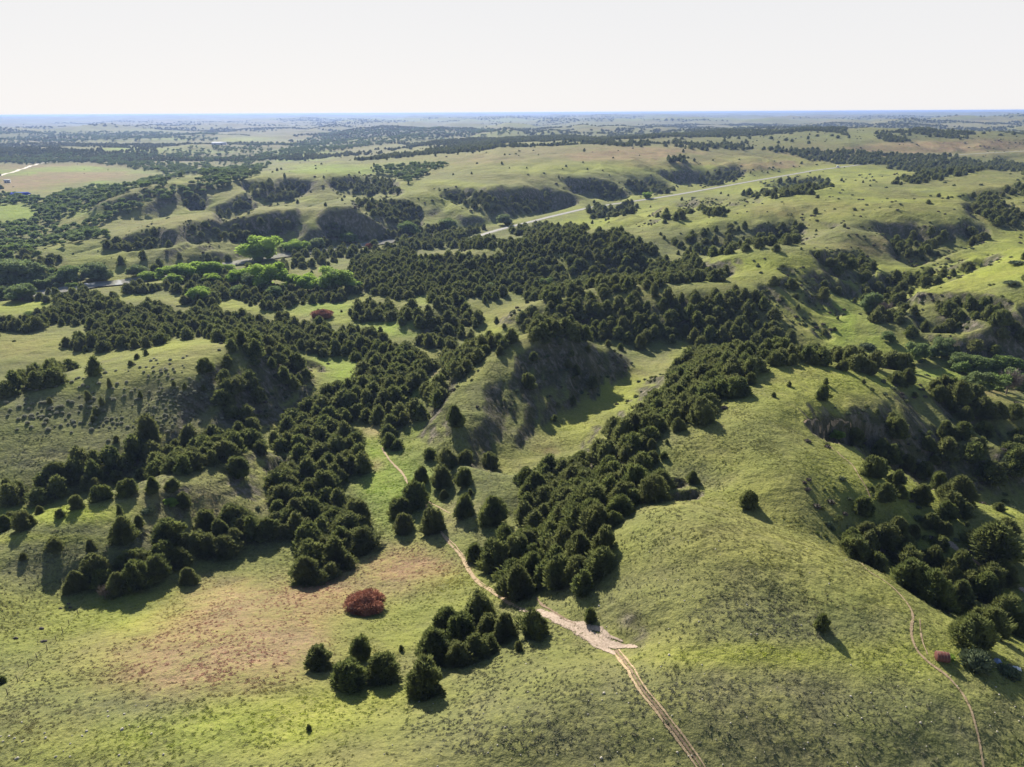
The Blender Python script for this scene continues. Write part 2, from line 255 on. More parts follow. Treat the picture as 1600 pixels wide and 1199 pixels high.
# ------------------------------------------------------------------ masks drawn on the ground (outlines in photo pixels, looked up per ground point)
# cedar woods: name, density 0..1, outline
WOODS = [
('west belt', 1, '432,700 440,665 470,640 500,618 548,600 562,572 585,545 620,530 655,548 672,578 665,600 642,612 628,640 602,660 575,668 556,655 548,640 546,680 575,710 578,738 545,752 540,785 583,800 578,830 575,862 540,888 505,905 478,905 460,870 462,845 430,832 420,800 430,760 442,738 475,705 445,705'),
('north band', 1, '0,495 50,490 88,472 100,462 180,462 190,475 240,467 280,480 340,480 400,490 430,495 520,505 560,510 600,520 612,538 580,560 560,566 520,560 480,550 440,545 400,548 350,530 310,525 270,530 230,545 200,550 140,550 100,547 95,532 150,520 140,510 100,508 50,515 0,518'),
('spur', .75, '340,550 380,530 440,540 478,582 484,602 455,608 425,640 395,655 405,690 385,700 330,692 320,662 345,622 335,590'),
('long gully', 1, '0,778 30,757 70,745 100,730 150,715 190,698 250,690 300,680 385,688 402,694 380,712 330,742 280,748 230,742 190,745 150,757 120,770 60,790 0,797'),
('west gully', .85, '0,598 40,588 50,575 110,568 112,590 80,605 30,618 0,640'),
('far gully', .8, '132,570 190,560 192,568 150,582 132,580'),
('draw', 1, '112,915 118,890 150,888 200,876 228,858 255,840 310,822 360,815 420,800 440,830 400,858 350,867 300,882 262,902 240,925 180,930 120,928'),
('river wood', 1, '540,455 548,430 540,420 560,395 600,385 640,365 700,355 760,352 830,350 905,352 925,365 960,358 1025,385 1030,405 1080,405 1135,418 1145,437 1070,442 1000,455 900,465 830,475 800,452 780,470 740,462 700,475 655,462 620,468 580,462'),
('river wood', .85, '100,452 200,448 240,440 400,440 545,452 545,470 480,475 430,490 380,470 360,460 330,478 290,475 285,462 200,460 100,462'),
('middle ridge', 1, '805,492 832,477 900,468 1000,455 1140,440 1190,460 1222,500 1268,538 1200,540 1100,534 980,534 900,532 830,527 805,512'),
('east belt', 1, '1058,578 1070,552 1100,538 1150,545 1190,575 1192,586 1152,598 1150,618 1110,638 1100,655 1060,672 1012,690 1008,722 1040,772 1020,790 990,792 962,828 942,850 962,887 955,912 920,922 862,922 852,890 832,852 802,822 822,790 815,762 812,750 895,724 948,692 962,668 1012,642 1045,612'),
('junction', 1, '735,860 765,845 800,838 842,850 850,900 842,940 795,935 745,890'),
('knoll foot', 1, '683,580 700,547 740,538 800,525 805,537 760,557 720,590 697,600'),
('knoll crest', .6, '820,532 870,522 930,530 985,550 985,562 940,555 880,545 830,542'),
('middle wood', .8, '545,480 575,468 640,478 655,470 700,472 745,480 748,510 735,530 700,545 660,540 655,512 620,505 580,503 545,500'),
('meadow clump', 1, '545,482 600,470 640,480 645,500 600,504 545,498'),
('meadow clump', .9, '598,615 620,612 665,632 700,610 705,625 660,660 640,672 610,705 597,695 598,680 625,650'),
('meadow clump', .9, '653,612 690,600 707,620 700,640 680,645 655,635'),
('meadow clump', .9, '560,640 600,640 625,620 640,640 610,665 575,665'),
('slope fringe', .5, '1180,540 1280,545 1420,575 1420,585 1290,572 1190,560'),
('east draw', .9, '1310,830 1340,828 1400,838 1440,862 1470,890 1520,900 1560,930 1600,960 1600,1010 1540,985 1500,960 1440,935 1400,900 1350,880 1315,850'),
('east gully', .9, '1375,715 1420,720 1470,735 1540,752 1600,778 1600,690 1550,700 1480,700 1420,690 1390,695'),
('east rim', .5, '1470,600 1600,640 1600,690 1540,680 1470,640'),
('east hollow', .5, '1400,820 1480,780 1600,830 1600,900 1500,870'),
# beyond the river
('far draw', .9, '283,350 345,345 350,372 300,378'), ('far draw', .9, '350,347 410,342 455,338 455,360 430,372 400,380 350,378'),
('far draw', .8, '165,378 235,357 272,368 270,382 200,392 165,392'), ('far draw', .9, '500,345 555,335 566,352 562,368 510,368'),
('far draw', .95, '552,313 600,310 645,312 660,335 655,352 600,348'), ('far draw', .9, '672,295 720,297 800,302 803,337 740,328'),
('far draw', .95, '378,286 440,278 488,284 462,308 420,318 392,302'), ('far draw', .9, '288,308 322,305 322,325 292,325'),
('far draw', .8, '335,325 390,303 395,325 345,342'), ('far draw', .9, '508,277 610,275 625,300 580,306 525,297'),
('far draw', .95, '796,300 860,298 872,328 840,335 800,335'), ('far draw', .95, '885,283 940,280 985,303 960,312 895,297'),
('far draw', .95, '972,284 1020,278 1060,295 1040,303 990,300'), ('far draw', .9, '1030,272 1080,272 1160,261 1165,272 1120,290 1060,284'),
('far draw', .9, '1035,248 1060,243 1120,240 1110,252 1040,254'),
('far wood', .6, '800,200 900,203 1100,196 1320,198 1328,215 1255,233 1180,242 1120,240 1090,225 980,230 900,222 860,227 850,212 800,210'),
('far wood', .95, '1362,206 1440,200 1522,205 1532,215 1480,220 1380,222'), ('far wood', .9, '1520,206 1600,199 1600,221 1550,217'),
('far wood', .6, '1370,262 1430,250 1530,245 1562,262 1500,275 1440,287 1400,291 1395,280 1440,270'),
('far draw', .8, '1310,252 1350,248 1420,250 1400,258 1330,257'),
('far draw', .95, '1510,318 1550,312 1600,325 1600,355 1560,352 1520,332'), ('far draw', .85, '1500,306 1600,285 1600,305 1530,314'),
('upland scrub', .32, '1030,362 1240,340 1255,370 1230,390 1130,402 1050,398'), ('upland scrub', .9, '1180,358 1250,345 1252,362 1200,378'),
('upland draw', .55, '1370,350 1430,355 1542,352 1535,375 1480,392 1430,412 1400,402 1395,375'),
('upland draw', .5, '1270,390 1330,395 1370,415 1350,440 1300,425'), ('upland draw', .6, '1350,440 1430,420 1560,398 1540,410 1430,452 1400,500 1360,480'),
('upland draw', .35, '1170,420 1310,440 1305,480 1240,470'), ('east coulee', .7, '1340,450 1400,480 1500,450 1570,470 1600,520 1600,560 1490,560 1440,535 1400,525 1350,490'),
('road wood', .9, '915,322 985,315 1000,325 985,337 925,340'), ('road scrub', .4, '1020,328 1140,320 1150,335 1030,352'),
('road scrub', .35, '1130,300 1300,285 1300,300 1180,315'), ('far draw', .7, '1190,285 1220,278 1300,275 1290,290 1240,292'),
('mound scrub', .25, '150,395 270,385 300,395 200,430 100,440'),
('river wood', .9, '0,395 60,388 110,400 100,440 60,450 0,445'), ('river wood', .9, '460,375 520,365 590,362 640,350 700,345 700,355 620,372 560,390 500,402 440,402'),
('river wood', .7, '0,452 100,458 240,440 400,415 520,396 590,386 590,394 520,410 400,432 240,455 100,470 0,470'),
('river wood', .8, '240,415 330,398 370,400 360,412 240,432'),
]
# river bottom broadleaf woods
LEAFY = [('lowland', .6, '0,302 70,312 110,300 150,292 200,288 232,305 180,330 130,352 170,370 60,388 0,392'),
('lowland', .6, '118,250 200,262 280,272 330,282 400,272 430,252 500,238 620,222 800,212 800,204 650,200 500,208 470,225 330,228 240,234'),
('lowland', .7, '220,282 330,262 400,272 330,300 235,318 200,334 150,352 140,338'),
('lowland', .6, '0,206 170,206 340,208 340,221 180,220 0,224'), ('lowland', .6, '0,240 130,243 120,252 60,256 0,254'),
('lowland', .5, '640,285 560,262 700,255 690,262'), ('coulee', .9, '1490,560 1580,555 1588,590 1560,608 1500,585'),
('lowland', .7, '0,390 60,388 60,430 110,420 170,430 120,452 0,452')]
dens = np.zeros((MH, MW), np.float32); wid = np.full((MH, MW), -1, np.int16)
for q, (nm, dn, s) in enumerate(WOODS):
    m = poly_mask(PP(s)); dens[m] = np.maximum(dens[m], dn); wid[m] = q
HOLES = ['640,392 700,387 780,389 785,395 700,396 645,399', '765,370 790,364 820,368 800,376 770,377', '785,450 805,462 850,466 850,472 810,478 798,468', '742,508 752,492 800,490 806,524 770,532 742,530', '644,458 670,460 676,470 660,482 648,472',
 '465,486 500,482 545,482 545,505 520,503 470,500', '930,465 1000,456 1145,438 1147,444 1000,462 935,470', '868,395 874,392 896,440 886,446', '1005,400 1030,405 1030,415 1010,410', '560,560 575,560 585,575 600,590 590,592 570,575', '895,450 930,446 920,455 895,455']
LHOLES = ['0,318 40,318 62,332 50,346 0,352', '85,352 95,340 150,322 175,330 140,345', '120,283 190,283 192,293 140,293', '250,284 300,270 330,275 280,290', '180,252 260,246 330,252 300,258']
for s_ in HOLES: dens[poly_mask(PP(s_))] = 0
ldens = np.zeros((MH, MW), np.float32)
for nm, dn, s in LEAFY: ldens[poly_mask(PP(s))] = dn
for s_ in LHOLES: ldens[poly_mask(PP(s_))] = 0

# ground colours
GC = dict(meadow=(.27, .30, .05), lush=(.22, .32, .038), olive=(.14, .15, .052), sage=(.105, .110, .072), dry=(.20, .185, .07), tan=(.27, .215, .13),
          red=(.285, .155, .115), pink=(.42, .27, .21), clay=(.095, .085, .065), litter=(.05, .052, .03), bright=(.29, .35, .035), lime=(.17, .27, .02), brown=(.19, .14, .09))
# ellipses: x, y, rx, ry, colour, strength
SPOTS_C = '''
60,950,160,40,dry,.5 250,960,200,40,bright,.55 150,1050,160,40,olive,.7 390,970,130,60,red,.95 320,1030,150,55,red,.9 240,1060,90,40,red,.5 480,930,100,32,red,.8 640,890,90,34,red,.75 690,800,60,30,tan,.35
420,1000,90,40,pink,.4 300,1040,90,36,pink,.3 370,940,60,20,pink,.3 200,1110,160,35,sage,.8 90,1140,80,30,brown,.4 350,1150,260,40,bright,.5 560,1110,200,40,meadow,.8 500,1180,200,22,dry,.4 620,760,60,60,lush,.7 560,1020,60,30,dry,.5 640,980,110,40,meadow,.6
720,920,60,30,meadow,.6 780,1140,200,60,sage,.9 950,1150,250,80,sage,.9 1150,1100,250,50,sage,.75 1450,1130,200,80,sage,.7 1300,1180,300,60,sage,.8 1250,1025,260,18,meadow,.7 1450,1035,120,22,meadow,.6 1000,900,130,60,olive,.8 1100,930,200,40,sage,.8 1250,980,150,25,sage,.95
1200,900,150,40,olive,.6 1150,700,120,70,olive,.7 1250,620,120,40,meadow,.6 1150,640,70,30,olive,.5 1100,740,60,20,sage,.7 1400,630,90,16,tan,.3 1050,790,60,10,dry,.4 880,870,25,30,meadow,.7
150,640,190,75,sage,1 90,720,150,45,sage,1 280,600,60,40,sage,.8 150,600,180,18,meadow,.3 250,830,200,50,sage,.95 80,880,110,50,sage,.9 300,790,110,30,brown,.5 380,770,50,20,olive,.8 420,740,40,20,olive,.7 90,800,130,18,bright,.8 60,840,120,8,meadow,.6
540,570,60,40,lush,.8 640,620,40,60,lush,.7 660,570,25,10,tan,.6 587,675,22,12,pink,.9 585,725,12,10,pink,.8 673,577,8,10,pink,.8 555,600,40,40,lush,.6 430,660,40,25,olive,.6 430,640,20,10,tan,.3
580,700,30,30,lush,.6 960,620,60,50,meadow,.8 900,670,70,25,meadow,.7 850,690,30,10,tan,.4 850,702,20,8,red,.4 1020,575,40,15,tan,.45 770,510,40,22,meadow,.9 790,500,15,10,red,.3 770,490,30,8,tan,.3
60,480,90,16,bright,.9 270,466,80,8,meadow,.6 340,478,60,8,meadow,.8 60,540,110,26,dry,.8 120,535,40,14,meadow,.4 40,575,60,14,sage,.6 520,485,60,14,lush,.9 470,497,60,8,tan,.4 620,512,60,12,lush,.8 640,515,25,4,tan,.6 660,465,20,10,lush,.8 230,540,60,10,bright,.5
1350,560,90,40,meadow,.8 1330,500,40,60,lush,.8 1350,520,14,40,dry,.5 1440,590,100,20,lush,.6 1370,535,20,12,lush,.5 1550,610,40,6,red,.5 1440,572,30,6,red,.4 1180,405,60,12,bright,.8 1250,420,60,30,meadow,.7 1500,450,100,30,meadow,.9 1560,410,70,30,bright,.7 1500,470,60,14,dry,.5 1570,450,40,10,sage,.6
1250,330,120,12,dry,.7 1350,330,160,16,meadow,.5 1230,330,80,8,red,.35 1450,360,100,12,dry,.6 1380,380,60,10,red,.4 1340,395,40,8,red,.5 1400,325,160,8,dry,.5 1160,380,120,20,sage,.9 920,350,80,8,bright,.7 1060,335,120,14,meadow,.8 1180,290,160,14,meadow,.7 1330,270,100,12,meadow,.8
1000,240,120,12,red,.65 850,240,120,14,brown,.6 920,262,160,10,meadow,.7 1100,262,100,10,meadow,.5 820,225,100,6,dry,.5 1040,258,60,7,red,.6 1180,255,120,6,red,.4 1420,230,160,10,red,.75 1300,240,120,8,red,.5 1550,228,80,12,red,.6 1330,225,60,14,olive,.8 1500,236,160,6,brown,.5 1560,290,60,8,dry,.6
700,260,120,10,dry,.5 560,267,80,7,lime,1 500,264,40,5,lush,1 470,240,60,5,lush,.8 470,248,40,3,lush,.8 700,235,120,12,dry,.5 740,250,60,8,red,.3 560,225,60,6,dry,.4
100,268,160,5,lush,.7 80,262,80,4,red,.6 60,282,100,6,red,.8 140,275,80,4,red,.6 165,288,28,4,lime,.9 20,330,50,12,lush,1 110,326,60,10,olive,.8 150,332,50,8,lush,.7 20,295,60,4,red,.6 180,235,160,6,olive,.8 60,230,70,8,brown,.6 380,218,50,3,lush,.8 250,222,60,5,olive,.8
250,350,160,16,dry,.6 430,335,140,10,dry,.6 500,355,60,14,meadow,.6 300,400,100,16,olive,.7 700,310,80,12,meadow,.6 300,300,100,10,dry,.7 460,290,80,10,dry,.7 560,285,60,8,olive,.5 640,330,60,10,olive,.5 60,400,60,8,meadow,.7 120,385,90,8,meadow,.5 690,350,60,6,lush,.6 620,270,60,5,red,.3
30,200,400,5,brown,.4 500,195,300,5,brown,.4 900,193,300,4,olive,.5 1200,192,300,4,brown,.4 1500,195,200,6,dry,.4 1450,197,200,2,tan,.6 300,190,300,3,red,.3 600,188,200,3,lush,.5 1000,187,300,2,lush,.4
480,590,22,20,red,.35 505,470,15,6,brown,.3
'''
cr = np.zeros((MH, MW, 3), np.float32); cw = np.zeros((MH, MW), np.float32)
for t in SPOTS_C.split():
    x, y, rx, ry, c, w_ = t.split(','); x, y, rx, ry, w_ = map(float, (x, y, rx, ry, w_))
    g = w_ * np.exp(-np.clip(((mpx - x) / rx) ** 2 + ((mpy - y) / ry) ** 2, 0, 30) ** 1.3)
    for q in range(3): cr[..., q] = cr[..., q] * (1 - g) + GC[c][q] * g
    cw = cw * (1 - g) + g

# ------------------------------------------------------------------ terrain mesh
gx, gy = GX.ravel(), GY.ravel(); gh = H.ravel()
PXv, PYv, DEPv = proj(gx, gy, gh)
# warp the outlines a little so that no colour edge is a clean curve
wsc = np.maximum(1.5, np.hypot(gx, gy) * .02)
wx = (fbm(gx / wsc / 2, gy / wsc / 2, 61, 3) - .5) * 40; wy = (fbm(gx / wsc / 2 + 50, gy / wsc / 2, 62, 3) - .5) * 16 * np.clip((PYv - 176) / 500, .05, 1)
infr = (PXv > 0) & (PXv < 1600) & (PYv > 176) & (PYv < 1199) & (DEPv > 5)
edge = sst(-60, 0, PXv) * (1 - sst(1600, 1660, PXv)) * (1 - sst(1199, 1260, PYv)) * sst(172, 180, PYv)
gr, gt = slope_of(H); slp = np.hypot(gr, gt).ravel()
R_ = np.hypot(gx, gy)
nA = fbm(gx / 30, gy / 30, 71, 4); nB = fbm(gx / 140, gy / 140, 73, 4); nC = fbm(gx / 900, gy / 900, 75, 4); nD = fbm(gx / 7, gy / 7, 77, 3)
def mixc(a, b, t): return a * (1 - t[:, None]) + np.array(b)[None] * t[:, None]
base = np.tile(np.array(GC['olive']), (len(gx), 1))
base = mixc(base, GC['meadow'], sst(.45, .62, nB) * .8)
base = mixc(base, GC['sage'], sst(.48, .62, nA) * .5)
base = mixc(base, GC['dry'], sst(.5, .68, fbm(gx / 60, gy / 60, 79, 3)) * .6)
farc = sst(1200, 2500, R_)
fb = np.tile(np.array(GC['olive']), (len(gx), 1)); fb = mixc(fb, GC['brown'], sst(.42, .6, nC)); fb = mixc(fb, GC['lush'], sst(.56, .66, fbm(gx / 700, gy / 500, 81, 3)) * .6); fb = mixc(fb, GC['dry'], sst(.5, .65, nB) * .7); fb = mixc(fb, GC['red'], sst(.56, .68, fbm(gx / 500, gy / 300, 83, 4)) * .5); fb = mixc(fb, (.07, .085, .045), sst(.52, .62, fbm(gx / 120, gy / 90, 85, 4)) * .5)
base = base * (1 - farc[:, None]) + fb * .8 * farc[:, None]
cc = look(cr, PXv + wx, PYv + wy); wv = look(blur(cw, 2), PXv + wx, PYv + wy) * edge
wv = np.where(R_ > 700, np.minimum(wv * 1.35, 1), wv)
wn = np.clip(wv * (.75 + .9 * (nD - .5) + 1.3 * (nA - .5)) * 1.4, 0, 1)
cwv = np.maximum(look(cw, PXv + wx, PYv + wy), 1e-3)[:, None]
base = base * (1 - wn[:, None]) + (cc / np.clip(cwv, .15, 1)) * wn[:, None]
# sown fields and red pastures of the far country
FIELDS = '''lime 440,268 500,262 560,264 555,270 470,272;lush 555,262 640,266 640,272 560,271;lime 140,284 190,286 190,292 150,291;lush 0,320 38,322 60,332 45,345 0,350;lush 45,262 130,258 170,264 60,268;red 60,268 200,268 190,278 40,280;lush 440,236 470,232 500,234 470,238;lush 425,248 480,244 475,250 430,252
red 880,240 1000,231 1060,234 1050,246 900,252;red 1150,256 1240,252 1250,262 1160,268;red 1310,232 1400,222 1600,222 1600,232 1420,240;brown 800,232 880,228 870,240 800,246;meadow 800,262 1100,258 1160,262 1000,270 820,272;tan 1340,195 1600,192 1600,196 1350,199;lush 230,215 300,217 290,221 240,220;meadow 350,215 395,217 390,222 350,221;lush 180,228 400,238 300,241 150,236;brown 0,228 90,226 90,234 0,236;red 0,282 60,284 70,292 0,296'''
wv2 = (fbm(gx / 90, gy / 90, 95, 3) - .5)
for t_ in FIELDS.replace('\n', ';').split(';'):
    c_, s_ = t_.split(' ', 1); f_ = lookb(blur(poly_mask(PP(s_)).astype(np.float32), 0) if 0 else poly_mask(PP(s_)).astype(np.float32), PXv + wv2 * 14, PYv + wv2 * 3) * infr
    base = mixc(base, GC[c_], f_ * np.clip(.72 + 1.0 * (nB - .5), 0, 1))
# bare eroded earth on the steep faces
bare = sst(0, 1, (slp + (nA - .5) * .35 - np.where(R_ < 190, .68, .48)) / .28) * .85
base = mixc(base, GC['clay'], bare)
# needle litter and brush under the woods
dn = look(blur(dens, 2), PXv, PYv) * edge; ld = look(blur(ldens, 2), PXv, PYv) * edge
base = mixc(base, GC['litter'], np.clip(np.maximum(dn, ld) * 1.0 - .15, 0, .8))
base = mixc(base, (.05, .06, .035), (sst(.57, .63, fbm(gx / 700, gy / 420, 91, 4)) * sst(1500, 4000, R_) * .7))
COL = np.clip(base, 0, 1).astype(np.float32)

def mesh_grid(name, X_, Y_, Z_):
    nu, na = X_.shape
    me = bpy.data.meshes.new(name)
    co = np.stack([X_, Y_, Z_], -1).reshape(-1, 3).astype(np.float32)
    i = np.arange(nu - 1)[:, None] * na + np.arange(na - 1)[None]
    f = np.stack([i, i + 1, i + na + 1, i + na], -1).reshape(-1, 4)[:, ::-1]
    me.vertices.add(len(co)); me.vertices.foreach_set('co', co.ravel())
    me.loops.add(f.size); me.loops.foreach_set('vertex_index', f.ravel().astype(np.int32))
    me.polygons.add(len(f)); me.polygons.foreach_set('loop_start', np.arange(0, f.size, 4, dtype=np.int32))
    me.polygons.foreach_set('use_smooth', np.ones(len(f), bool))
    me.update(calc_edges=True); return me
tm = mesh_grid('ground', GX, GY, H)
at = tm.color_attributes.new('tint', 'FLOAT_COLOR', 'POINT')
at.data.foreach_set('color', np.c_[COL, np.ones(len(COL), np.float32)].ravel().astype(np.float32))
at = tm.attributes.new('bare', 'FLOAT', 'POINT'); at.data.foreach_set('value', bare.astype(np.float32))

# ------------------------------------------------------------------ materials
def mat(name):
    m = bpy.data.materials.new(name); m.use_nodes = True; t = m.node_tree; t.nodes.clear()
    o = t.nodes.new('ShaderNodeOutputMaterial'); b = t.nodes.new('ShaderNodeBsdfPrincipled'); t.links.new(b.outputs[0], o.inputs[0])
    b.inputs['Roughness'].default_value = .85; b.inputs['Specular IOR Level'].default_value = .15
    return m, t, b
def N(t, typ, **kw):
    n = t.nodes.new(typ)
    for k_, v in kw.items():
        if k_.startswith('i_'): n.inputs[int(k_[2:])].default_value = v
        else: setattr(n, k_, v)
    return n
def noise(t, vec, scale, det=4, rough=.55):
    n = N(t, 'ShaderNodeTexNoise'); n.inputs['Scale'].default_value = scale; n.inputs['Detail'].default_value = det; n.inputs['Roughness'].default_value = rough
    t.links.new(vec, n.inputs['Vector']); return n.outputs['Fac']
def mr(t, v, a, b, c, d_):
    n = N(t, 'ShaderNodeMapRange'); 
    for q, x_ in enumerate((a, b, c, d_)): n.inputs[q + 1].default_value = x_
    t.links.new(v, n.inputs[0]); return n.outputs[0]
def mixn(t, fac, a, b, mode='MIX'):
    n = N(t, 'ShaderNodeMix', data_type='RGBA', blend_type=mode)
    for s_, v in ((n.inputs[0], fac), (n.inputs[6], a), (n.inputs[7], b)):
        if isinstance(v, (float, int)): s_.default_value = v
        elif isinstance(v, tuple): s_.default_value = v + (1,) if len(v) == 3 else v
        else: t.links.new(v, s_)
    return n.outputs[2]
def math_(t, op, a, b=None):
    n = N(t, 'ShaderNodeMath', operation=op)
    for q, v in enumerate((a, b)):
        if v is None: continue
        if isinstance(v, (float, int)): n.inputs[q].default_value = v
        else: t.links.new(v, n.inputs[q])
    return n.outputs[0]

mg, t, b = mat('prairie')
geo = N(t, 'ShaderNodeNewGeometry'); pos = geo.outputs['Position']
tint = N(t, 'ShaderNodeAttribute', attribute_name='tint'); bareA = N(t, 'ShaderNodeAttribute', attribute_name='bare')
n1 = noise(t, pos, .9, 6, .7); n2 = noise(t, pos, .11, 5, .6); n3 = noise(t, pos, .012, 5, .6); n4 = noise(t, pos, 3.2, 4, .7)
c = mixn(t, mr(t, n1, .46, .66, 0, .7), tint.outputs[0], (.245, .24, .085), 'MIX')
c = mixn(t, mr(t, n1, .34, .50, .5, 0), c, (.050, .065, .028))
c = mixn(t, mr(t, n2, .4, .68, 0, .35), c, (.19, .23, .045))
c = mixn(t, mr(t, n2, .3, .46, .35, 0), c, (.11, .105, .07))
c = mixn(t, mr(t, n4, .56, .70, 0, .65), c, (.33, .32, .13))
c = mixn(t, mr(t, n4, .32, .46, .7, 0), c, (.045, .055, .03))
n6 = noise(t, pos, .035, 6, .65)
c = mixn(t, mr(t, n6, .42, .62, 0, .38), c, (.10, .125, .045))
c = mixn(t, mr(t, n6, .30, .44, .35, 0), c, (.24, .235, .075))
c = mixn(t, mr(t, n3, .35, .65, .0, .25), c, (.20, .17, .06))
# streaked earth on the bare faces
mp = N(t, 'ShaderNodeMapping'); mp.inputs['Scale'].default_value = (.35, .35, .07); t.links.new(pos, mp.inputs[0])
n5 = noise(t, mp.outputs[0], 1.0, 6, .75)
cb = mixn(t, mr(t, n5, .46, .66, 0, 1), (.055, .057, .04), (.27, .23, .19))
c = mixn(t, math_(t, 'MULTIPLY', bareA.outputs['Fac'], mr(t, n5, .3, .6, .4, 1)), c, cb)
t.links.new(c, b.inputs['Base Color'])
bp = N(t, 'ShaderNodeBump'); bp.inputs['Strength'].default_value = .9; bp.inputs['Distance'].default_value = .45; t.links.new(n1, bp.inputs['Height'])
bp2 = N(t, 'ShaderNodeBump'); bp2.inputs['Strength'].default_value = .8; bp2.inputs['Distance'].default_value = 3.0; t.links.new(n2, bp2.inputs['Height']); t.links.new(bp2.outputs[0], bp.inputs['Normal'])
t.links.new(bp.outputs[0], b.inputs['Normal'])
bp3 = N(t, 'ShaderNodeBump'); bp3.inputs['Distance'].default_value = 1.6; t.links.new(math_(t, 'MULTIPLY', n5, bareA.outputs['Fac']), bp3.inputs['Height']); t.links.new(bp3.outputs[0], bp2.inputs['Normal'])
b.inputs['Roughness'].default_value = .95; b.inputs['Specular IOR Level'].default_value = .05
b.inputs['Sheen Weight'].default_value = .0
ground_ob = bpy.data.objects.new('ground', tm); S.collection.objects.link(ground_ob); ground_ob['kind'] = 'structure'
tm.materials.append(mg)
# ------------------------------------------------------------------ plant meshes
def foliage_mat(name, c0, c1, c2, trans, sc=2.2, use_tint=False):
    m, t, b = mat(name)
    tc = N(t, 'ShaderNodeTexCoord'); oi = N(t, 'ShaderNodeObjectInfo')
    n = noise(t, tc.outputs['Object'], sc, 3, .6)
    c = mixn(t, mr(t, n, .38, .64, 0, 1), c0, c1)
    c = mixn(t, mr(t, oi.outputs['Random'], 0, 1, 0, .75), c, c2)
    t.links.new(c, b.inputs['Base Color'])
    tr = N(t, 'ShaderNodeBsdfTranslucent'); t.links.new(c, tr.inputs[0])
    mx = N(t, 'ShaderNodeMixShader'); mx.inputs[0].default_value = trans
    t.links.new(b.outputs[0], mx.inputs[1]); t.links.new(tr.outputs[0], mx.inputs[2])
    o = [q for q in t.nodes if q.type == 'OUTPUT_MATERIAL'][0]; t.links.new(mx.outputs[0], o.inputs[0])
    return m
M_CED = foliage_mat('cedar_foliage', (.075, .100, .034), (.21, .24, .07), (.16, .17, .065), .45)
M_COT = foliage_mat('cottonwood_leaves', (.19, .30, .04), (.33, .46, .07), (.24, .33, .08), .6)
M_OAK = foliage_mat('broadleaf_leaves', (.12, .18, .05), (.22, .30, .08), (.17, .21, .10), .5)
M_RED = foliage_mat('dead_red_needles', (.20, .08, .055), (.46, .19, .11), (.30, .15, .10), .2, 1.5)
M_TWIG = foliage_mat('bare_twigs', (.15, .12, .10), (.27, .23, .20), (.2, .17, .14), .05)
M_SAGE = foliage_mat('sage_leaves', (.22, .23, .16), (.44, .44, .33), (.3, .3, .22), .4, 3)
M_GSH = foliage_mat('shrub_leaves', (.07, .10, .05), (.14, .17, .09), (.12, .14, .08), .25, 1.5)
M_BRUSH = foliage_mat('thicket_twigs', (.08, .07, .06), (.17, .14, .13), (.13, .12, .09), .1, 2)
M_BARK, t, b = mat('bark'); tc = N(t, 'ShaderNodeTexCoord'); t.links.new(mixn(t, noise(t, tc.outputs['Object'], 6, 4, .7), (.06, .045, .033), (.2, .16, .13)), b.inputs['Base Color'])

def mesh_np(name, V, Fs, m, smooth=False):
    """Fs: list of int arrays (n,k)"""
    me = bpy.data.meshes.new(name); V = np.asarray(V, np.float32)
    me.vertices.add(len(V)); me.vertices.foreach_set('co', V.ravel())
    tot = sum(f.size for f in Fs); me.loops.add(tot); me.loops.foreach_set('vertex_index', np.concatenate([f.ravel() for f in Fs]).astype(np.int32))
    st = []; o = 0
    for f in Fs:
        st.append(o + np.arange(len(f)) * f.shape[1]); o += f.size
    me.polygons.add(sum(len(f) for f in Fs)); me.polygons.foreach_set('loop_start', np.concatenate(st).astype(np.int32))
    if smooth: me.polygons.foreach_set('use_smooth', np.ones(len(me.polygons), bool))
    for mm in (m if isinstance(m, (list, tuple)) else [m]): me.materials.append(mm)
    me.update(calc_edges=True); me.validate(); return me
def unit(v): return v / np.maximum(np.linalg.norm(v, axis=-1, keepdims=True), 1e-9)
def tufts(g, P_, D_, ln, wd):
    """diamond sprays at P_ pointing along D_"""
    n = len(P_); D_ = unit(D_); side = unit(np.cross(D_, g.normal(size=(n, 3))))
    ln = ln * g.uniform(.6, 1.3, (n, 1)); wd = wd * g.uniform(.6, 1.3, (n, 1))
    a = P_ - D_ * ln * .3; b_ = P_ + D_ * ln * .25 + side * wd * .5; c_ = P_ + D_ * ln; d_ = P_ + D_ * ln * .25 - side * wd * .5
    V = np.stack([a, b_, c_, d_], 1).reshape(-1, 3); F = np.arange(4 * n).reshape(n, 4)
    return V, F
def blob(g, C_, R3, nu=10, nv=7, rough=.22):
    th = np.linspace(0, 2 * np.pi, nu, endpoint=False); ph = np.linspace(.12, np.pi - .12, nv)
    T_, P_ = np.meshgrid(th, ph); k_ = 1 + g.uniform(-rough, rough, T_.shape)
    V = np.stack([np.cos(T_) * np.sin(P_) * k_, np.sin(T_) * np.sin(P_) * k_, np.cos(P_) * k_], -1).reshape(-1, 3) * R3 + C_
    i = np.arange(nv - 1)[:, None] * nu; j = np.arange(nu)[None]; j2 = (j + 1) % nu
    F = np.stack([i + j, i + nu + j, i + nu + j2, i + j2], -1).reshape(-1, 4)
    n0 = len(V); V = np.r_[V, [C_ + np.array([0, 0, R3[2]]) , C_ - np.array([0, 0, R3[2]])]]
    jj = np.arange(nu); f1 = np.stack([jj, (jj + 1) % nu, np.full(nu, n0)], -1); b0 = (nv - 1) * nu
    f2 = np.stack([b0 + (jj + 1) % nu, b0 + jj, np.full(nu, n0 + 1)], -1)
    return V, F, np.r_[f1, f2]
